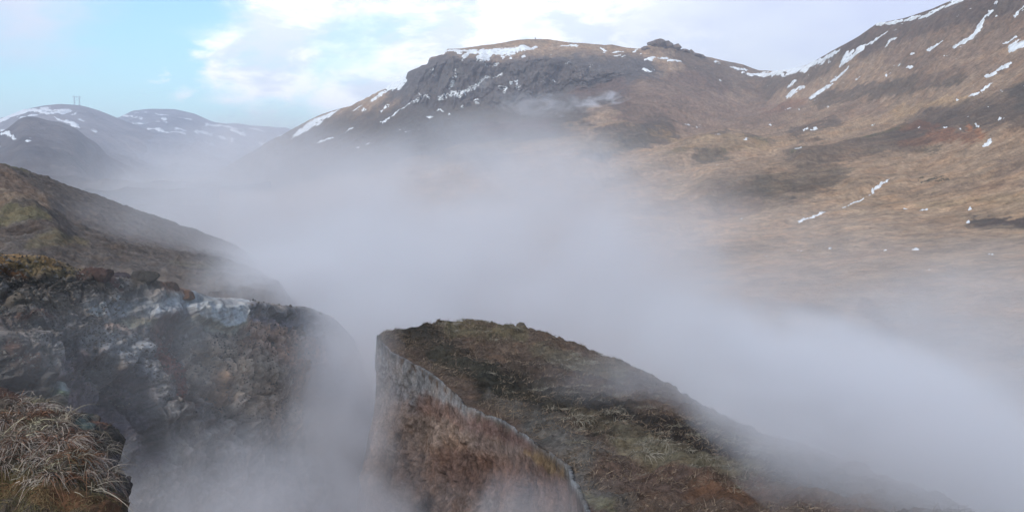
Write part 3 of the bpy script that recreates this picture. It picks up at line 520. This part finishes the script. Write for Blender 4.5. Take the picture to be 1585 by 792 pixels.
fc = paint(np.array([.17, .125, .11]) + 0 * P, WX, WY, [(585, 540, 640, 600, 34, (.20, .19, .195), .9), (590, 600, 590, 650, 16, (.19, .17, .16), .8), (640, 575, 720, 640, 24, (.24, .235, .24), .8), (600, 660, 700, 680, 40, (.225, .165, .135), .9), (580, 700, 760, 720, 22, (.225, .16, .13), .8), (700, 720, 860, 760, 34, (.13, .08, .065), .9),
 (820, 700, 870, 730, 10, (.19, .125, .065), .8), (740, 655, 820, 690, 12, (.14, .085, .075), .8), (650, 620, 720, 650, 14, (.17, .10, .08), .7), (880, 740, 900, 790, 10, (.07, .055, .05), .8), (580, 520, 600, 545, 9, (.1, .1, .1), .8)])
fcw = sstep(ri + fbm(P0, .3, 5, .65, 124) * 26 + ft * 8, i_rm - 3, i_rm + 9)[..., None]
colr = tc * (1 - fcw) + fc * fcw
rimw = (np.exp(-((ri - i_rm - 1) / 3.2) ** 2) * sstep(s, .02, .08)[None, :] * np.clip(.75 + fbm(P0, .5, 3, .5, 118) * .9, .2, 1))[..., None]
colr = colr * (1 - rimw) + crust * rimw
n1 = fbm(P0, .45, 5, .65, 119)[..., None]; n2 = fbm(P0, .12, 4, .7, 120)[..., None]; st = fbm(P0, .3, 4, .6, 121, False, (2.8, 1.0, 1.0))[..., None]
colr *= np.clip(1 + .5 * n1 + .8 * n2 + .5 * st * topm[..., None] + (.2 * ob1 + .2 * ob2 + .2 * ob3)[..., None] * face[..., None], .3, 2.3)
base = (4.0, 17.0, -14.0)
M_out = rock_mat('steamed_rock', 3.6, 20.0, 1.0, var=.52, bd=.12, s3=60)
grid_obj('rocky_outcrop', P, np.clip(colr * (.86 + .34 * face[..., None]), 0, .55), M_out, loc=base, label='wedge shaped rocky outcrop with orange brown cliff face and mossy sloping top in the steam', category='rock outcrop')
outcrop = (P, PX, PY); out_rows = (i_sk, i_rm)

# ------------------------------------------------------------------ near ledge at lower left (the camera stands on its continuation)
ED = [(-420, 560, 6.6), (-200, 575, 6.0), (-60, 594, 5.6), (0, 610, 5.4), (30, 622, 5.35), (60, 634, 5.3), (100, 643, 5.2), (125, 650, 5.1), (145, 660, 5.05), (160, 674, 4.95), (172, 688, 4.9), (166, 700, 4.75), (170, 715, 4.6), (180, 735, 4.5), (185, 752, 4.4), (178, 768, 4.25), (166, 785, 4.1), (160, 815, 3.9), (180, 880, 3.5), (260, 1000, 2.9), (420, 1150, 2.6), (900, 1300, 2.3), (1500, 1400, 2.2)]
E = np.array(ED, float); kk = np.linspace(0, 1, len(E)); n = 620
# denser spacing over the visible stretch
ss_ = np.interp(np.linspace(0, 1, n), [0, .1, .9, 1], [0, 2 / 22, 18 / 22, 1])
E2 = np.stack([smooth(np.interp(ss_, kk, E[:, j]), 9) for j in range(3)], -1)
Pe = at(E2[:, 0], E2[:, 1], E2[:, 2]); cen = np.array([-2.6, -3.0, -1.65])
inw = cen[:2] - Pe[:, :2]; inw /= np.linalg.norm(inw, axis=1)[:, None]
zc = lambda a, z, dz: np.concatenate([a, (z + dz)[:, None]], 1)
G = [off3(Pe, inw * 2.2, -9), off3(Pe, inw * .9, -3), off3(Pe, inw * .32, -.55), off3(Pe, inw * .10, -.20), off3(Pe, -inw * .02, -.04), off3(Pe, inw * .14, .04), off3(Pe, inw * .5, .0), off3(Pe, inw * 1.0, -.10), None, None]
G[8] = Pe * .45 + cen * .55; G[9] = np.tile(cen, (n, 1)) + .02 * (Pe - cen)
G[7][:, 2] = G[7][:, 2] * .7 - 1.72 * .3; G[8][:, 2] = -1.72
rows = [12, 24, 40, 30, 24, 40, 120, 130, 50, 30][:9]
L = loft(G, rows); P0 = L.copy(); PX, PY = topix(P0)
rn = fbm(P0, .5, 6, .55, 131, True); rn2 = fbm(P0, .12, 5, .6, 132, True); hm = fbm(P0, .55, 4, .55, 133)
ri = np.arange(len(L))[:, None]; tm = sstep(ri, 110, 150)
lb1 = blocks(P0, .11, 27); lb2 = blocks(P0, .045, 28); nz_ = sstep(PX, 90, 140)
P = P0.copy(); P[..., :2] -= inw[None] * ((1 - tm) * (rn * .12 + rn2 * .04 + hm * .12 + lb1 * .035 + lb2 * .014))[..., None]
P[..., 2] += (lb1 * .022 + lb2 * .010) * nz_ * (1 - sstep(ri, 330, 400))
P[..., 2] += tm * (hm * .10 + rn * .04 + rn2 * .015) * (1 - sstep(ri, 330, 400))
for (bx, by, bw, bh) in ((60, 665, 50, .05), (110, 730, 40, .07), (20, 700, 30, .04)):
    P[..., 2] += tm * bh * np.exp(-((PX - bx) ** 2 + (PY - by) ** 2) / bw ** 2)
WX = PX + fbm(P0, .25, 4, .6, 136) * 18; WY = PY + fbm(P0, .25, 4, .6, 137) * 14
colr = paint(np.array([.085, .065, .05]) + 0 * P, WX, WY, [(0, 610, 120, 650, 16, (.09, .055, .045), .8), (120, 660, 165, 690, 16, (.05, .045, .042), .9), (135, 655, 150, 660, 7, (.2, .11, .08), .8), (110, 680, 150, 715, 8, (.18, .08, .05), .8), (0, 720, 50, 735, 16, (.028, .025, .02), .9), (-20, 750, 60, 760, 18, (.095, .075, .032), .9), (0, 775, 160, 790, 14, (.11, .065, .033), .9),
  (80, 780, 165, 795, 9, (.12, .06, .035), .8), (170, 720, 180, 760, 12, (.07, .06, .065), .9), (120, 660, 130, 665, 6, (.14, .17, .15), .5)])
colr *= np.clip(1 + .6 * fbm(P0, .2, 5, .65, 138)[..., None] + .6 * fbm(P0, .05, 4, .65, 139)[..., None], .3, 2.2)
M_ledge = rock_mat('turf_soil', 9.0, 45.0, 0.9, var=.45, bd=.035)
base = (-2.5, 3.0, -2.0)
grid_obj('ledge', P, colr, M_ledge, loc=base, label='near soil ledge at the lower left edge overgrown with straw coloured dead grass', category='ledge')
ledge = (P, PX, PY)

# ------------------------------------------------------------------ grass
def blades(roots, dirs, length, width, cols, seg=4, droop=1.0, wind=None):
    """curved tapering blades; roots (n,3), dirs (n,3) start direction; all vectorised; returns V, F, col"""
    n = len(roots); t = np.linspace(0, 1, seg + 1)
    side = np.cross(dirs, rng.normal(size=(n, 3))); side /= np.linalg.norm(side, axis=1)[:, None] + 1e-9
    bend = rng.normal(size=(n, 3)) * .35; V = []
    for a in t:
        pnt = roots + dirs * (length * a)[:, None] + bend * (length * a * a)[:, None]
        pnt[:, 2] -= droop * length * a * a
        wv = (width * (1 - a * .85))[:, None] * side * .5
        V.append(pnt - wv); V.append(pnt + wv)
    V = np.stack(V, 1); k = V.shape[1]; Fq = []
    for j in range(seg): Fq.append([2 * j, 2 * j + 1, 2 * j + 3, 2 * j + 2])
    Fq = np.array(Fq)[None] + (np.arange(n) * k)[:, None, None]
    sh_ = np.linspace(.75, 1.1, seg + 1).repeat(2)[None, :, None]
    return V.reshape(-1, 3), Fq.reshape(-1, 4), (cols[:, None, :] * sh_).reshape(-1, 3)
M_grass = flat_mat('dead_grass', (1, 1, 1), .8, attr=True)

# long dead grass draped over the near ledge
P, PX, PY = ledge
ok = (PX > -60) & (PX < 184) & (PY > 600) & (PY < 800) & (np.arange(P.shape[0])[:, None] > 118) & (np.arange(P.shape[0])[:, None] < 400)
ci = np.argwhere(ok)
roots, dirs, ln, wd, cl_ = [], [], [], [], []
dens = [(45, 665, 34, 1.0), (105, 735, 27, 1.3), (15, 690, 26, 1.0), (85, 695, 22, .5), (0, 640, 20, .5), (60, 735, 20, .5), (140, 742, 16, .8), (80, 655, 20, .35)]
cnt = 0
while cnt < 110:
    i = ci[rng.integers(len(ci))]; x, y = PX[tuple(i)], PY[tuple(i)]
    pr = max(wgt * math.exp(-((x - a) ** 2 + (y - b) ** 2) / c ** 2) for a, b, c, wgt in dens) + .05 * (y < 745)
    if rng.random() > pr: continue
    cnt += 1; c0 = P[tuple(i)]; m = int(rng.integers(25, 55))
    lean = np.array([.5, .35, .1]) + rng.normal(size=3) * .45
    tone = (np.array([.40, .335, .275]) if rng.random() < .75 else np.array([.22, .115, .075])) * rng.uniform(.35, 1.2) * np.array([1, rng.uniform(.92, 1.02), rng.uniform(.82, 1.02)])
    rr_ = c0 + rng.normal(size=(m, 3)) * np.array([.03, .03, .006]); dd = rng.normal(size=(m, 3)) * .55 + lean + np.array([0, 0, .45]); dd /= np.linalg.norm(dd, axis=1)[:, None]
    roots.append(rr_); dirs.append(dd); ln.append(rng.uniform(.04, .16, m)); wd.append(rng.uniform(.0025, .005, m)); cl_.append(tone * rng.uniform(.6, 1.25, (m, 1)))
for (mx, my, mc, ln0, tn) in ((12, 668, 330, .20, 1.0), (46, 655, 180, .15, .8), (100, 712, 420, .22, 1.1), (74, 735, 200, .17, .8), (132, 722, 200, .15, .9), (30, 700, 220, .17, .9), (22, 640, 160, .12, .7), (85, 680, 160, .14, .7), (118, 700, 160, .13, .8), (55, 690, 180, .15, .8), (5, 725, 160, .15, .7), (95, 655, 140, .10, .6), (125, 748, 180, .14, .9), (90, 755, 160, .14, .8), (-10, 700, 200, .18, .8), (60, 628, 120, .09, .6), (150, 745, 120, .12, .6)):
    i = np.unravel_index(np.argmin(np.where(ok, (PX - mx) ** 2 + (PY - my) ** 2, 1e9)), PX.shape); c0 = P[i]
    an = rng.uniform(0, 2 * np.pi, mc); rad_ = np.sqrt(rng.random(mc)) * .055
    rt = c0 + np.stack([np.cos(an) * rad_, np.sin(an) * rad_, .01 - rad_ * .2], 1); dd = np.stack([np.cos(an) * .75 + .3, np.sin(an) * .75 - .25, rng.uniform(.15, 1.0, mc)], 1) + rng.normal(size=(mc, 3)) * .22
    dd /= np.linalg.norm(dd, axis=1)[:, None]; roots.append(rt); dirs.append(dd); ln.append(rng.uniform(.35, 1.15, mc) * ln0 * .58); wd.append(rng.uniform(.0025, .006, mc))
    cl_.append(np.where(rng.random((mc, 1)) < .7, np.array([.40, .315, .26]), np.array([.22, .12, .08])) * tn * rng.uniform(.35, 1.2, (mc, 1)))
lo_ = np.argwhere((PX > -60) & (PX < 175) & (PY > 735) & (PY < 830) & (np.arange(P.shape[0])[:, None] > 118)); pk = lo_[rng.integers(len(lo_), size=5200)]
rt = P[pk[:, 0], pk[:, 1]]; dd = rng.normal(size=(5200, 3)) * .5 + np.array([.3, -.3, .5]); dd /= np.linalg.norm(dd, axis=1)[:, None]
tmoss = np.where((fbm(rt, .12, 3, .6, 151) > 0)[:, None], np.array([.15, .10, .05]), np.array([.11, .09, .04]))
roots.append(rt); dirs.append(dd); ln.append(rng.uniform(.02, .07, 5200)); wd.append(rng.uniform(.0015, .003, 5200)); cl_.append(tmoss * rng.uniform(.4, 1.5, (5200, 1)))
Vg, Fg, Cg = blades(np.concatenate(roots), np.concatenate(dirs), np.concatenate(ln), np.concatenate(wd), np.concatenate(cl_), 5, 1.15)
link('dead_grass', raw_mesh('dead_grass', Vg, Fg, Cg), M_grass, kind='stuff', label='tangled straw coloured dead grass hanging over the near ledge')

# short turf on the outcrop top
P, PX, PY = outcrop; isk, irm = out_rows
def surf_pts(m, lo, hi, c0, c1, pred=None):
    a = rng.integers(lo, hi, m); b = rng.integers(c0, c1, m); q = P[a, b]; return q, PX[a, b], PY[a, b]
q, qx, qy = surf_pts(30000, isk - 14, irm - 12, 14, P.shape[1] - 4)
cl0 = fbm(q, .8, 4, .6, 141); keep = (cl0 > -.08) & (qx > 584); q, qx, qy, cl0 = q[keep], qx[keep], qy[keep], cl0[keep]; m = len(q)
dd = rng.normal(size=(m, 3)) * .5 + np.array([.35, -.1, .6]); dd /= np.linalg.norm(dd, axis=1)[:, None]
ton = np.array([.15, .11, .08]) * rng.uniform(.4, 1.7, (m, 1)) * (1 + .8 * cl0[:, None])
Vg, Fg, Cg = blades(q, dd, rng.uniform(.05, .13, m), rng.uniform(.008, .016, m), ton, 2, .5)
link('grass', raw_mesh('grass', Vg, Fg, Cg), M_grass, kind='stuff', label='short brown grass and moss on the top of the rocky outcrop')

# pale grass tufts, one object each, copies of three prototypes
protos = []
for k in range(3):
    m = 150; rr_ = np.concatenate([rng.normal(size=(m, 2)) * np.array([.10, .05]), np.zeros((m, 1))], 1)
    dd = np.concatenate([rr_[:, :2] * 5 + np.array([.5, -.2]), np.full((m, 1), .5)], 1) + rng.normal(size=(m, 3)) * .35; dd /= np.linalg.norm(dd, axis=1)[:, None]
    ton = np.array([.27, .235, .185]) * rng.uniform(.5, 1.25, (m, 1))
    Vg, Fg, Cg = blades(rr_, dd, rng.uniform(.08, .2, m), rng.uniform(.008, .014, m), ton, 3, .9)
    me = raw_mesh('grass_tuft', Vg, Fg, Cg); me.materials.append(M_grass); protos.append(me)
spots = []
for x0, y0, x1, y1, sp, cnt in ((830, 590, 900, 625, 22, 18), (900, 590, 960, 640, 20, 18), (930, 640, 1010, 650, 14, 12), (800, 560, 900, 570, 20, 12), (960, 690, 1180, 745, 18, 36), (1000, 650, 1200, 700, 18, 26), (860, 650, 980, 700, 14, 16), (700, 510, 800, 530, 10, 12), (1100, 690, 1300, 740, 16, 16), (760, 580, 830, 620, 20, 8)):
    for _ in range(cnt):
        t_ = random.random(); (random.random() < .68) and spots.append((x0 + (x1 - x0) * t_ + random.gauss(0, sp * 1.1), y0 + (y1 - y0) * t_ + random.gauss(0, sp * .8)))
sub = P[isk:irm - 10]; sx, sy = PX[isk:irm - 10], PY[isk:irm - 10]
for k, (x, y) in enumerate(spots):
    c = sample(sub, sx, sy, x, y); o = bpy.data.objects.new('grass_tuft', protos[k % 3]); C.objects.link(o)
    o.location = tuple(c + np.array([0, 0, -.01])); s_ = random.uniform(.4, 1.15); o.scale = (s_, s_, s_ * random.uniform(.7, 1)); o.rotation_euler = (0, 0, random.uniform(-.5, .5))
    o['label'] = 'pale straw grass tuft on the mossy sloping top of the outcrop'; o['category'] = 'grass tuft'; o['group'] = 'pale grass tufts on the rocky outcrop'

# ------------------------------------------------------------------ boulders
import bmesh
def boulder(name, size, seed, mat, c):
    bm = bmesh.new(); bmesh.ops.create_icosphere(bm, subdivisions=5, radius=1.0)
    V = np.array([v.co[:] for v in bm.verts]); rg = np.random.default_rng(seed)
    for _ in range(9):                      # planar breaks
        d = rg.normal(size=3); d /= np.linalg.norm(d); h = rg.uniform(.55, .85); e = np.maximum(V @ d - h, 0); V -= e[:, None] * d * .92
    V *= np.array(size); sz = max(size)
    nn = V / (np.linalg.norm(V, axis=1)[:, None] + 1e-9)
    V += nn * (fbm(V, sz * .7, 5, .6, seed, True) * .12 + fbm(V, sz * .16, 3, .6, seed + 1) * .06)[:, None] * sz
    Fc = np.array([[v.index for v in f.verts] for f in bm.faces]); bm.free()
    colr = np.array(c) * np.clip(1 + .8 * fbm(V, sz * .4, 4, .6, seed + 2)[:, None], .3, 2)
    me = raw_mesh(name, V, Fc, colr); me.materials.append(mat); return me
P, PX, PY = bank; rows_top = slice(30, 70)
for (x, y, r_, sz, c, lab) in ((226, 441, .0, (.26, .24, .17), (.06, .05, .042), 'dark mossy boulder on the rim of the bank behind the pale crust'),
    (152, 433, .0, (.28, .26, .18), (.085, .05, .042), 'reddish brown boulder on the rim of the left bank, nearest to the yellow moss'),
    (182, 440, .0, (.24, .24, .15), (.06, .045, .05), 'purplish dark boulder between the reddish boulder and the dark mossy one'),
    (262, 448, .0, (.2, .2, .12), (.10, .055, .035), 'low rusty stone on the bank rim just right of the dark mossy boulder'),
    (288, 456, .0, (.2, .2, .1), (.13, .065, .035), 'flat orange brown stone on the bank rim, the closest one to the pale crust')):
    c0 = sample(P[rows_top], PX[rows_top], PY[rows_top], x, y)
    link('boulder', boulder('boulder', sz, int(x), M_bank, c), None, tuple(c0 + np.array([0, 0, -.05])), label=lab, category='boulder', group='boulders on the rim of the left bank')
P, PX, PY = outcrop
c0 = sample(P[isk:irm], PX[isk:irm], PY[isk:irm], 806, 515)
link('stone', boulder('stone', (.15, .13, .17), 5, M_out, (.13, .11, .09)), None, tuple(c0 + np.array([0, 0, -.03])), label='small upright stone on the skyline of the outcrop top', category='stone')
# rock knobs on the mountain's skyline
P, PX, PY = mtn
tor = [(1012, 74, 7, 5), (1021, 72, 8, 6.5), (1034, 75, 6, 5), (1046, 81, 6, 3.6), (1060, 84, 5.5, 2.4), (1078, 88, 6, 2.0), (1000, 77, 5, 2.6), (1086, 88, 4, 2.4)]
tl = ['broad rock knob at the left of the crag on the mountain skyline', 'tallest rock knob of the crag on the mountain skyline', 'rounded rock knob just right of the tallest one on the skyline crag', 'low rock knob on the right shoulder of the skyline crag',
      'flat rock ledge lying right of the skyline crag', 'flat rock farther right below the skyline crag', 'small low rock left of the skyline crag', 'small blunt rock at the right end of the rocks below the skyline crag']
for k, (x, y, a, b) in enumerate(tor):
    c0 = sample(P[:20], PX[:20], PY[:20], x, y + 2)
    link('crag_rock', boulder('crag_rock', (a * .85, a * .7, b * .9), 200 + k, M_mtn, (.13, .10, .085)), None, tuple(c0 + np.array([0, 0, b * .05])), label=tl[k], category='rock', group='rocks of the crag on the skyline')
c0 = sample(P[:20], PX[:20], PY[:20], 828, 61)
bmv = []
def cairn():
    V, Fq, o_ = [], [], 0; cc = []
    for k in range(9):
        me = boulder('t', (1.1 - .09 * k, 1.0 - .08 * k, .34), 300 + k, M_mtn, (.09, .075, .07)); a = np.empty(len(me.vertices) * 3); me.vertices.foreach_get('co', a); a = a.reshape(-1, 3) + np.array([random.uniform(-.15, .15), random.uniform(-.15, .15), .25 + .36 * k])
        f = np.empty(len(me.loops), int); me.loops.foreach_get('vertex_index', f); V.append(a); Fq.append(f.reshape(-1, 3) + o_); o_ += len(a)
        bpy.data.meshes.remove(me)
    V = np.concatenate(V) * .6; return raw_mesh('cairn', V, np.concatenate(Fq), np.tile(np.array([.09, .075, .07]), (len(V), 1)))
link('cairn', cairn(), M_mtn, tuple(c0 - np.array([0, 0, .4])), label='tiny stone cairn on the highest point of the flat topped mountain', category='cairn')

# loose stones on the bank top and face ledges
P, PX, PY = bank
NG = 7000
a = rng.integers(20, 300, NG); b = rng.integers(200, 860, NG); kp = ~((PX[a, b] > 200) & (PX[a, b] < 385) & (PY[a, b] < 515)); a, b = a[kp], b[kp]; NG = len(a); q = P[a, b]
tet = np.array([[1, 0, -.3], [-.5, .87, -.3], [-.5, -.87, -.3], [.1, .1, .8], [.4, -.5, .5]]); tf = np.array([[0, 1, 3], [1, 2, 3], [2, 4, 3], [4, 0, 3], [0, 4, 2], [0, 2, 1]])
sz = rng.uniform(.01, .035, (NG, 1, 1)) * (1 + (rng.random((NG, 1, 1)) > .95) * 1.2); VV = tet[None] * sz * rng.uniform(.6, 1.3, (NG, 5, 3)); VV += q[:, None, :] + np.array([0, 0, .01])
FFq = tf[None] + (np.arange(NG) * 5)[:, None, None]; cc = np.repeat(np.array([.15, .13, .115])[None] * rng.uniform(.35, 1.6, (NG, 1)), 5, 0)
link('gravel', raw_mesh('gravel', VV.reshape(-1, 3), FFq.reshape(-1, 3), cc, False), M_bank, kind='stuff', label='loose grey stones scattered over the left bank')

# ------------------------------------------------------------------ power pylon on the far hill
Pf, PXf, PYf = farA
c0 = sample(Pf[3:20], PXf[3:20], PYf[3:20], 119, 163)
M_steel = flat_mat('galvanised_steel', (.22, .24, .30), .6)
py_ = bpy.data.objects.new('power_pylon', None); C.objects.link(py_); py_.location = tuple(c0); py_.rotation_euler = (0, 0, R(58)); py_['label'] = 'tiny grey electricity pylon standing on the rounded far hill'; py_['category'] = 'pylon'
def bar(bm, a, b, w_):
    a, b = np.array(a, float), np.array(b, float); d = b - a; L_ = np.linalg.norm(d); d /= L_
    u = np.cross(d, [0, 0, 1.0] if abs(d[2]) < .9 else [1.0, 0, 0]); u /= np.linalg.norm(u); v = np.cross(d, u); vs_ = []
    for e in (a, b):
        for i, j in ((-1, -1), (1, -1), (1, 1), (-1, 1)): vs_.append(bm.verts.new(e + (u * i + v * j) * w_ * .5))
    for f in ((3, 2, 1, 0), (4, 5, 6, 7), (0, 1, 5, 4), (1, 2, 6, 5), (2, 3, 7, 6), (3, 0, 4, 7)): bm.faces.new([vs_[k] for k in f])
def bars(name, lst, parent):
    bm = bmesh.new()
    for a, b, w_ in lst: bar(bm, a, b, w_ * .55)
    me = bpy.data.meshes.new(name); bm.to_mesh(me); bm.free(); return link(name, me, M_steel, parent=parent)
for sx in (-7, 7):
    l = []
    for z in range(0, 20, 4):
        k0, k1 = 1 - z / 44, 1 - (z + 4) / 44
        for yy in (-1, 1): l += [((sx - 1.3 * k0, yy * k0, z), (sx + 1.3 * k1, yy * k1, z + 4), .22), ((sx + 1.3 * k0, yy * k0, z), (sx - 1.3 * k1, yy * k1, z + 4), .22)]
    for i in (-1, 1):
        for yy in (-1, 1): l.append(((sx + 1.3 * i, yy, -3), (sx + .7 * i, yy * .55, 22), .5))
    bars('mast', l, py_); bars('peak', [((sx - .7, 0, 22), (sx, 0, 27), .4), ((sx + .7, 0, 22), (sx, 0, 27), .4)], py_)
l = [((-12, 0, 22), (12, 0, 22), .6), ((-12, 0, 20.2), (12, 0, 20.2), .6)]
for x in range(-12, 12, 3): l.append(((x, 0, 20.2), (x + 3, 0, 22), .3))
bars('crossarm', l, py_)
for x in (-11, 0, 11): bars('insulator', [((x, 0, 20.2), (x, 0, 16.8), .5)], py_)
for sgn in (1,): bars('brace', [((-7, 0, 6), (7, 0, 20), .3), ((7, 0, 6), (-7, 0, 20), .3)], py_)

# ------------------------------------------------------------------ steam
def steam(px_, py__, r, half, dens, nscale, lo, hi, lab, pw=1.2, seed=0, stretch=(1, 1, 1), tilt=0.0):
    m = bpy.data.materials.new('steam'); m.use_nodes = True; t = NT(m.node_tree); t.n.clear()
    oc = t.node('ShaderNodeTexCoord').outputs['Object']; pos = t.node('ShaderNodeNewGeometry').outputs['Position']
    wv = t.vmath('ADD', oc, t.vmath('MULTIPLY', t.vmath('SUBTRACT', t.node('ShaderNodeTexNoise', inp={'Vector': oc, 'Scale': 1.6, 'Detail': 3.0}).outputs[1], (.5, .5, .5)), (.7, .7, .7)))
    d2 = t.vmath('DOT_PRODUCT', wv, wv); d2 = t.math('MAXIMUM', d2, t.math('MULTIPLY', t.math('SUBTRACT', t.vmath('DOT_PRODUCT', oc, oc), .8), 5.0))
    posn = t.vmath('MULTIPLY', pos, tuple(1.0 / s for s in stretch))
    nz = t.noise(posn, nscale, 6, .6, .7, off=(seed * 3.3, seed * 1.7, seed))
    shp = t.math('POWER', t.math('MAXIMUM', t.math('SUBTRACT', 1.0, d2), 0.0), pw)
    mod = t.ss(nz, lo, hi)
    d = t.math('MULTIPLY', t.math('MULTIPLY', shp, mod), dens)
    v = t.node('ShaderNodeVolumePrincipled', inp={'Color': (.995, .955, .975, 1), 'Density': d, 'Anisotropy': 0.15})
    o = t.node('ShaderNodeOutputMaterial'); t.l.new(v.outputs[0], o.inputs['Volume'])
    m.cycles.volume_step_rate = 1.0
    bm = bmesh.new(); bmesh.ops.create_icosphere(bm, subdivisions=3, radius=1.03); me = bpy.data.meshes.new('steam'); bm.to_mesh(me); bm.free()
    ob = link('steam', me, m, tuple(at(px_, py__, r)), kind='stuff', label=lab); ob.scale = half; ob.rotation_euler = (0, tilt, -math.atan2(*at(px_, py__, r)[:2]) )
    return ob
steam(720, 420, 62, (24, 24, 13), .165, .09, .34, .66, 'broad white steam cloud rising over the valley behind the outcrop', 1.7, 1)
steam(380, 350, 140, (38, 34, 20), .085, .045, .32, .66, 'left wing of the steam cloud, behind the dark slope', 1.6, 2)
steam(425, 410, 62, (6.5, 12, 3.6), .14, .12, .30, .64, 'steam closing over the foot of the dark slope', 1.0, 20)
steam(290, 340, 60, (9, 12, 4.5), .06, .12, .34, .66, 'thin steam drifting across the dark slope', 1.1, 18)
steam(760, 460, 44, (12, 12, 6), .30, .14, .32, .64, 'dense core of steam just behind the outcrop tip', 1.5, 3)
steam(440, 440, 27.5, (3.2, 2.8, 1.5), .5, .25, .28, .6, 'steam hiding the foot of the dark slope behind the bank', 1.2, 22)
steam(520, 460, 30, (5.5, 5, 3.2), .32, .18, .30, .62, 'steam standing over the far end of the left bank', 1.2, 19)
steam(1230, 610, 30, (12, 9, 4.6), .20, .16, .34, .68, 'low steam bank behind the right end of the outcrop', 1.4, 4, tilt=.18)
steam(1560, 640, 22, (8, 6, 4.2), .24, .2, .34, .66, 'steam filling the lower right corner beyond the outcrop', 1.4, 5)
steam(1500, 745, 11.8, (4.2, 2.2, 1.5), 1.4, .35, .30, .64, 'near steam rolling over the right end of the outcrop top', 1.2, 15, tilt=.35)
steam(1330, 650, 14.6, (4.4, 2.2, 1.5), 1.9, .4, .28, .64, 'thin steam trailing along the far edge of the outcrop top', 1.3, 16, tilt=.42)
steam(1050, 590, 17.5, (3.4, 1.8, 1.0), .30, .4, .28, .66, 'thin veil of steam over the far side of the outcrop top', 1.3, 24)
steam(390, 850, 14.8, (3.6, 2.4, 2.6), 1.05, .35, .30, .70, 'steam welling up out of the gorge between bank and outcrop', 1.5, 6)
steam(580, 810, 16.5, (1.3, 1.6, 1.0), .8, .45, .30, .66, 'steam curling out of the gorge at the foot of the outcrop', 1.3, 17)
steam(575, 610, 25.0, (3.6, 2.2, 3.6), 1.1, .22, .24, .60, 'steam filling the gap between the bank and the outcrop tip', 1.2, 7)
steam(530, 620, 18.4, (1.5, 1.6, 2.9), .62, .3, .30, .66, 'thin steam before the right half of the left bank', 1.4, 23)
steam(780, 800, 11.6, (1.9, .9, .75), .60, .8, .34, .70, 'small wisp of steam in front of the outcrop face', 1.3, 8)
steam(1000, 500, 110, (75, 55, 17), .018, .05, .30, .66, 'thin veil of steam over the valley floor', 1.0, 9)
steam(820, 330, 190, (60, 40, 20), .022, .03, .36, .68, 'faint steam drifting up against the mountain foot', 1.3, 21)
steam(250, 540, 13.5, (4, 2.6, 1.6), .08, .4, .34, .66, 'thin haze of steam in front of the left bank', 1.2, 10)
steam(850, 162, 640, (46, 20, 10), .12, .06, .48, .78, 'distant wisps of steam below the mountain cliff', .8, 11, (1.3, 1, .8), tilt=.05)
steam(925, 154, 640, (26, 10, 6), .38, .10, .48, .76, 'bright distant steam jet at the foot of the cliff', .8, 12, (1.6, 1, .7), tilt=-.1)
steam(745, 130, 780, (14, 8, 7), .07, .07, .46, .70, 'faint distant steam wisp against the mountain snow', .8, 13, (1.4, 1, .8), tilt=-.4)

# haze: one closed box of even, thin air round everything
hm_ = bpy.data.materials.new('haze'); hm_.use_nodes = True; t = NT(hm_.node_tree); t.n.clear()
v = t.node('ShaderNodeVolumePrincipled', inp={'Color': (.86, .87, 1, 1), 'Density': 0.00036, 'Anisotropy': 0.1})
o = t.node('ShaderNodeOutputMaterial'); t.l.new(v.outputs[0], o.inputs['Volume'])
bm = bmesh.new(); bmesh.ops.create_cube(bm, size=1.0)
X, zlo, zhi = 9300.0, FLOOR - 12, 330.0
for vv in bm.verts: vv.co = (vv.co.x * 2 * X, vv.co.y * 2 * X, zlo if vv.co.z < 0 else zhi)
me = bpy.data.meshes.new('haze'); bm.to_mesh(me); bm.free()
link('haze', me, hm_, kind='stuff', label='thin bluish air between the camera and the hills')
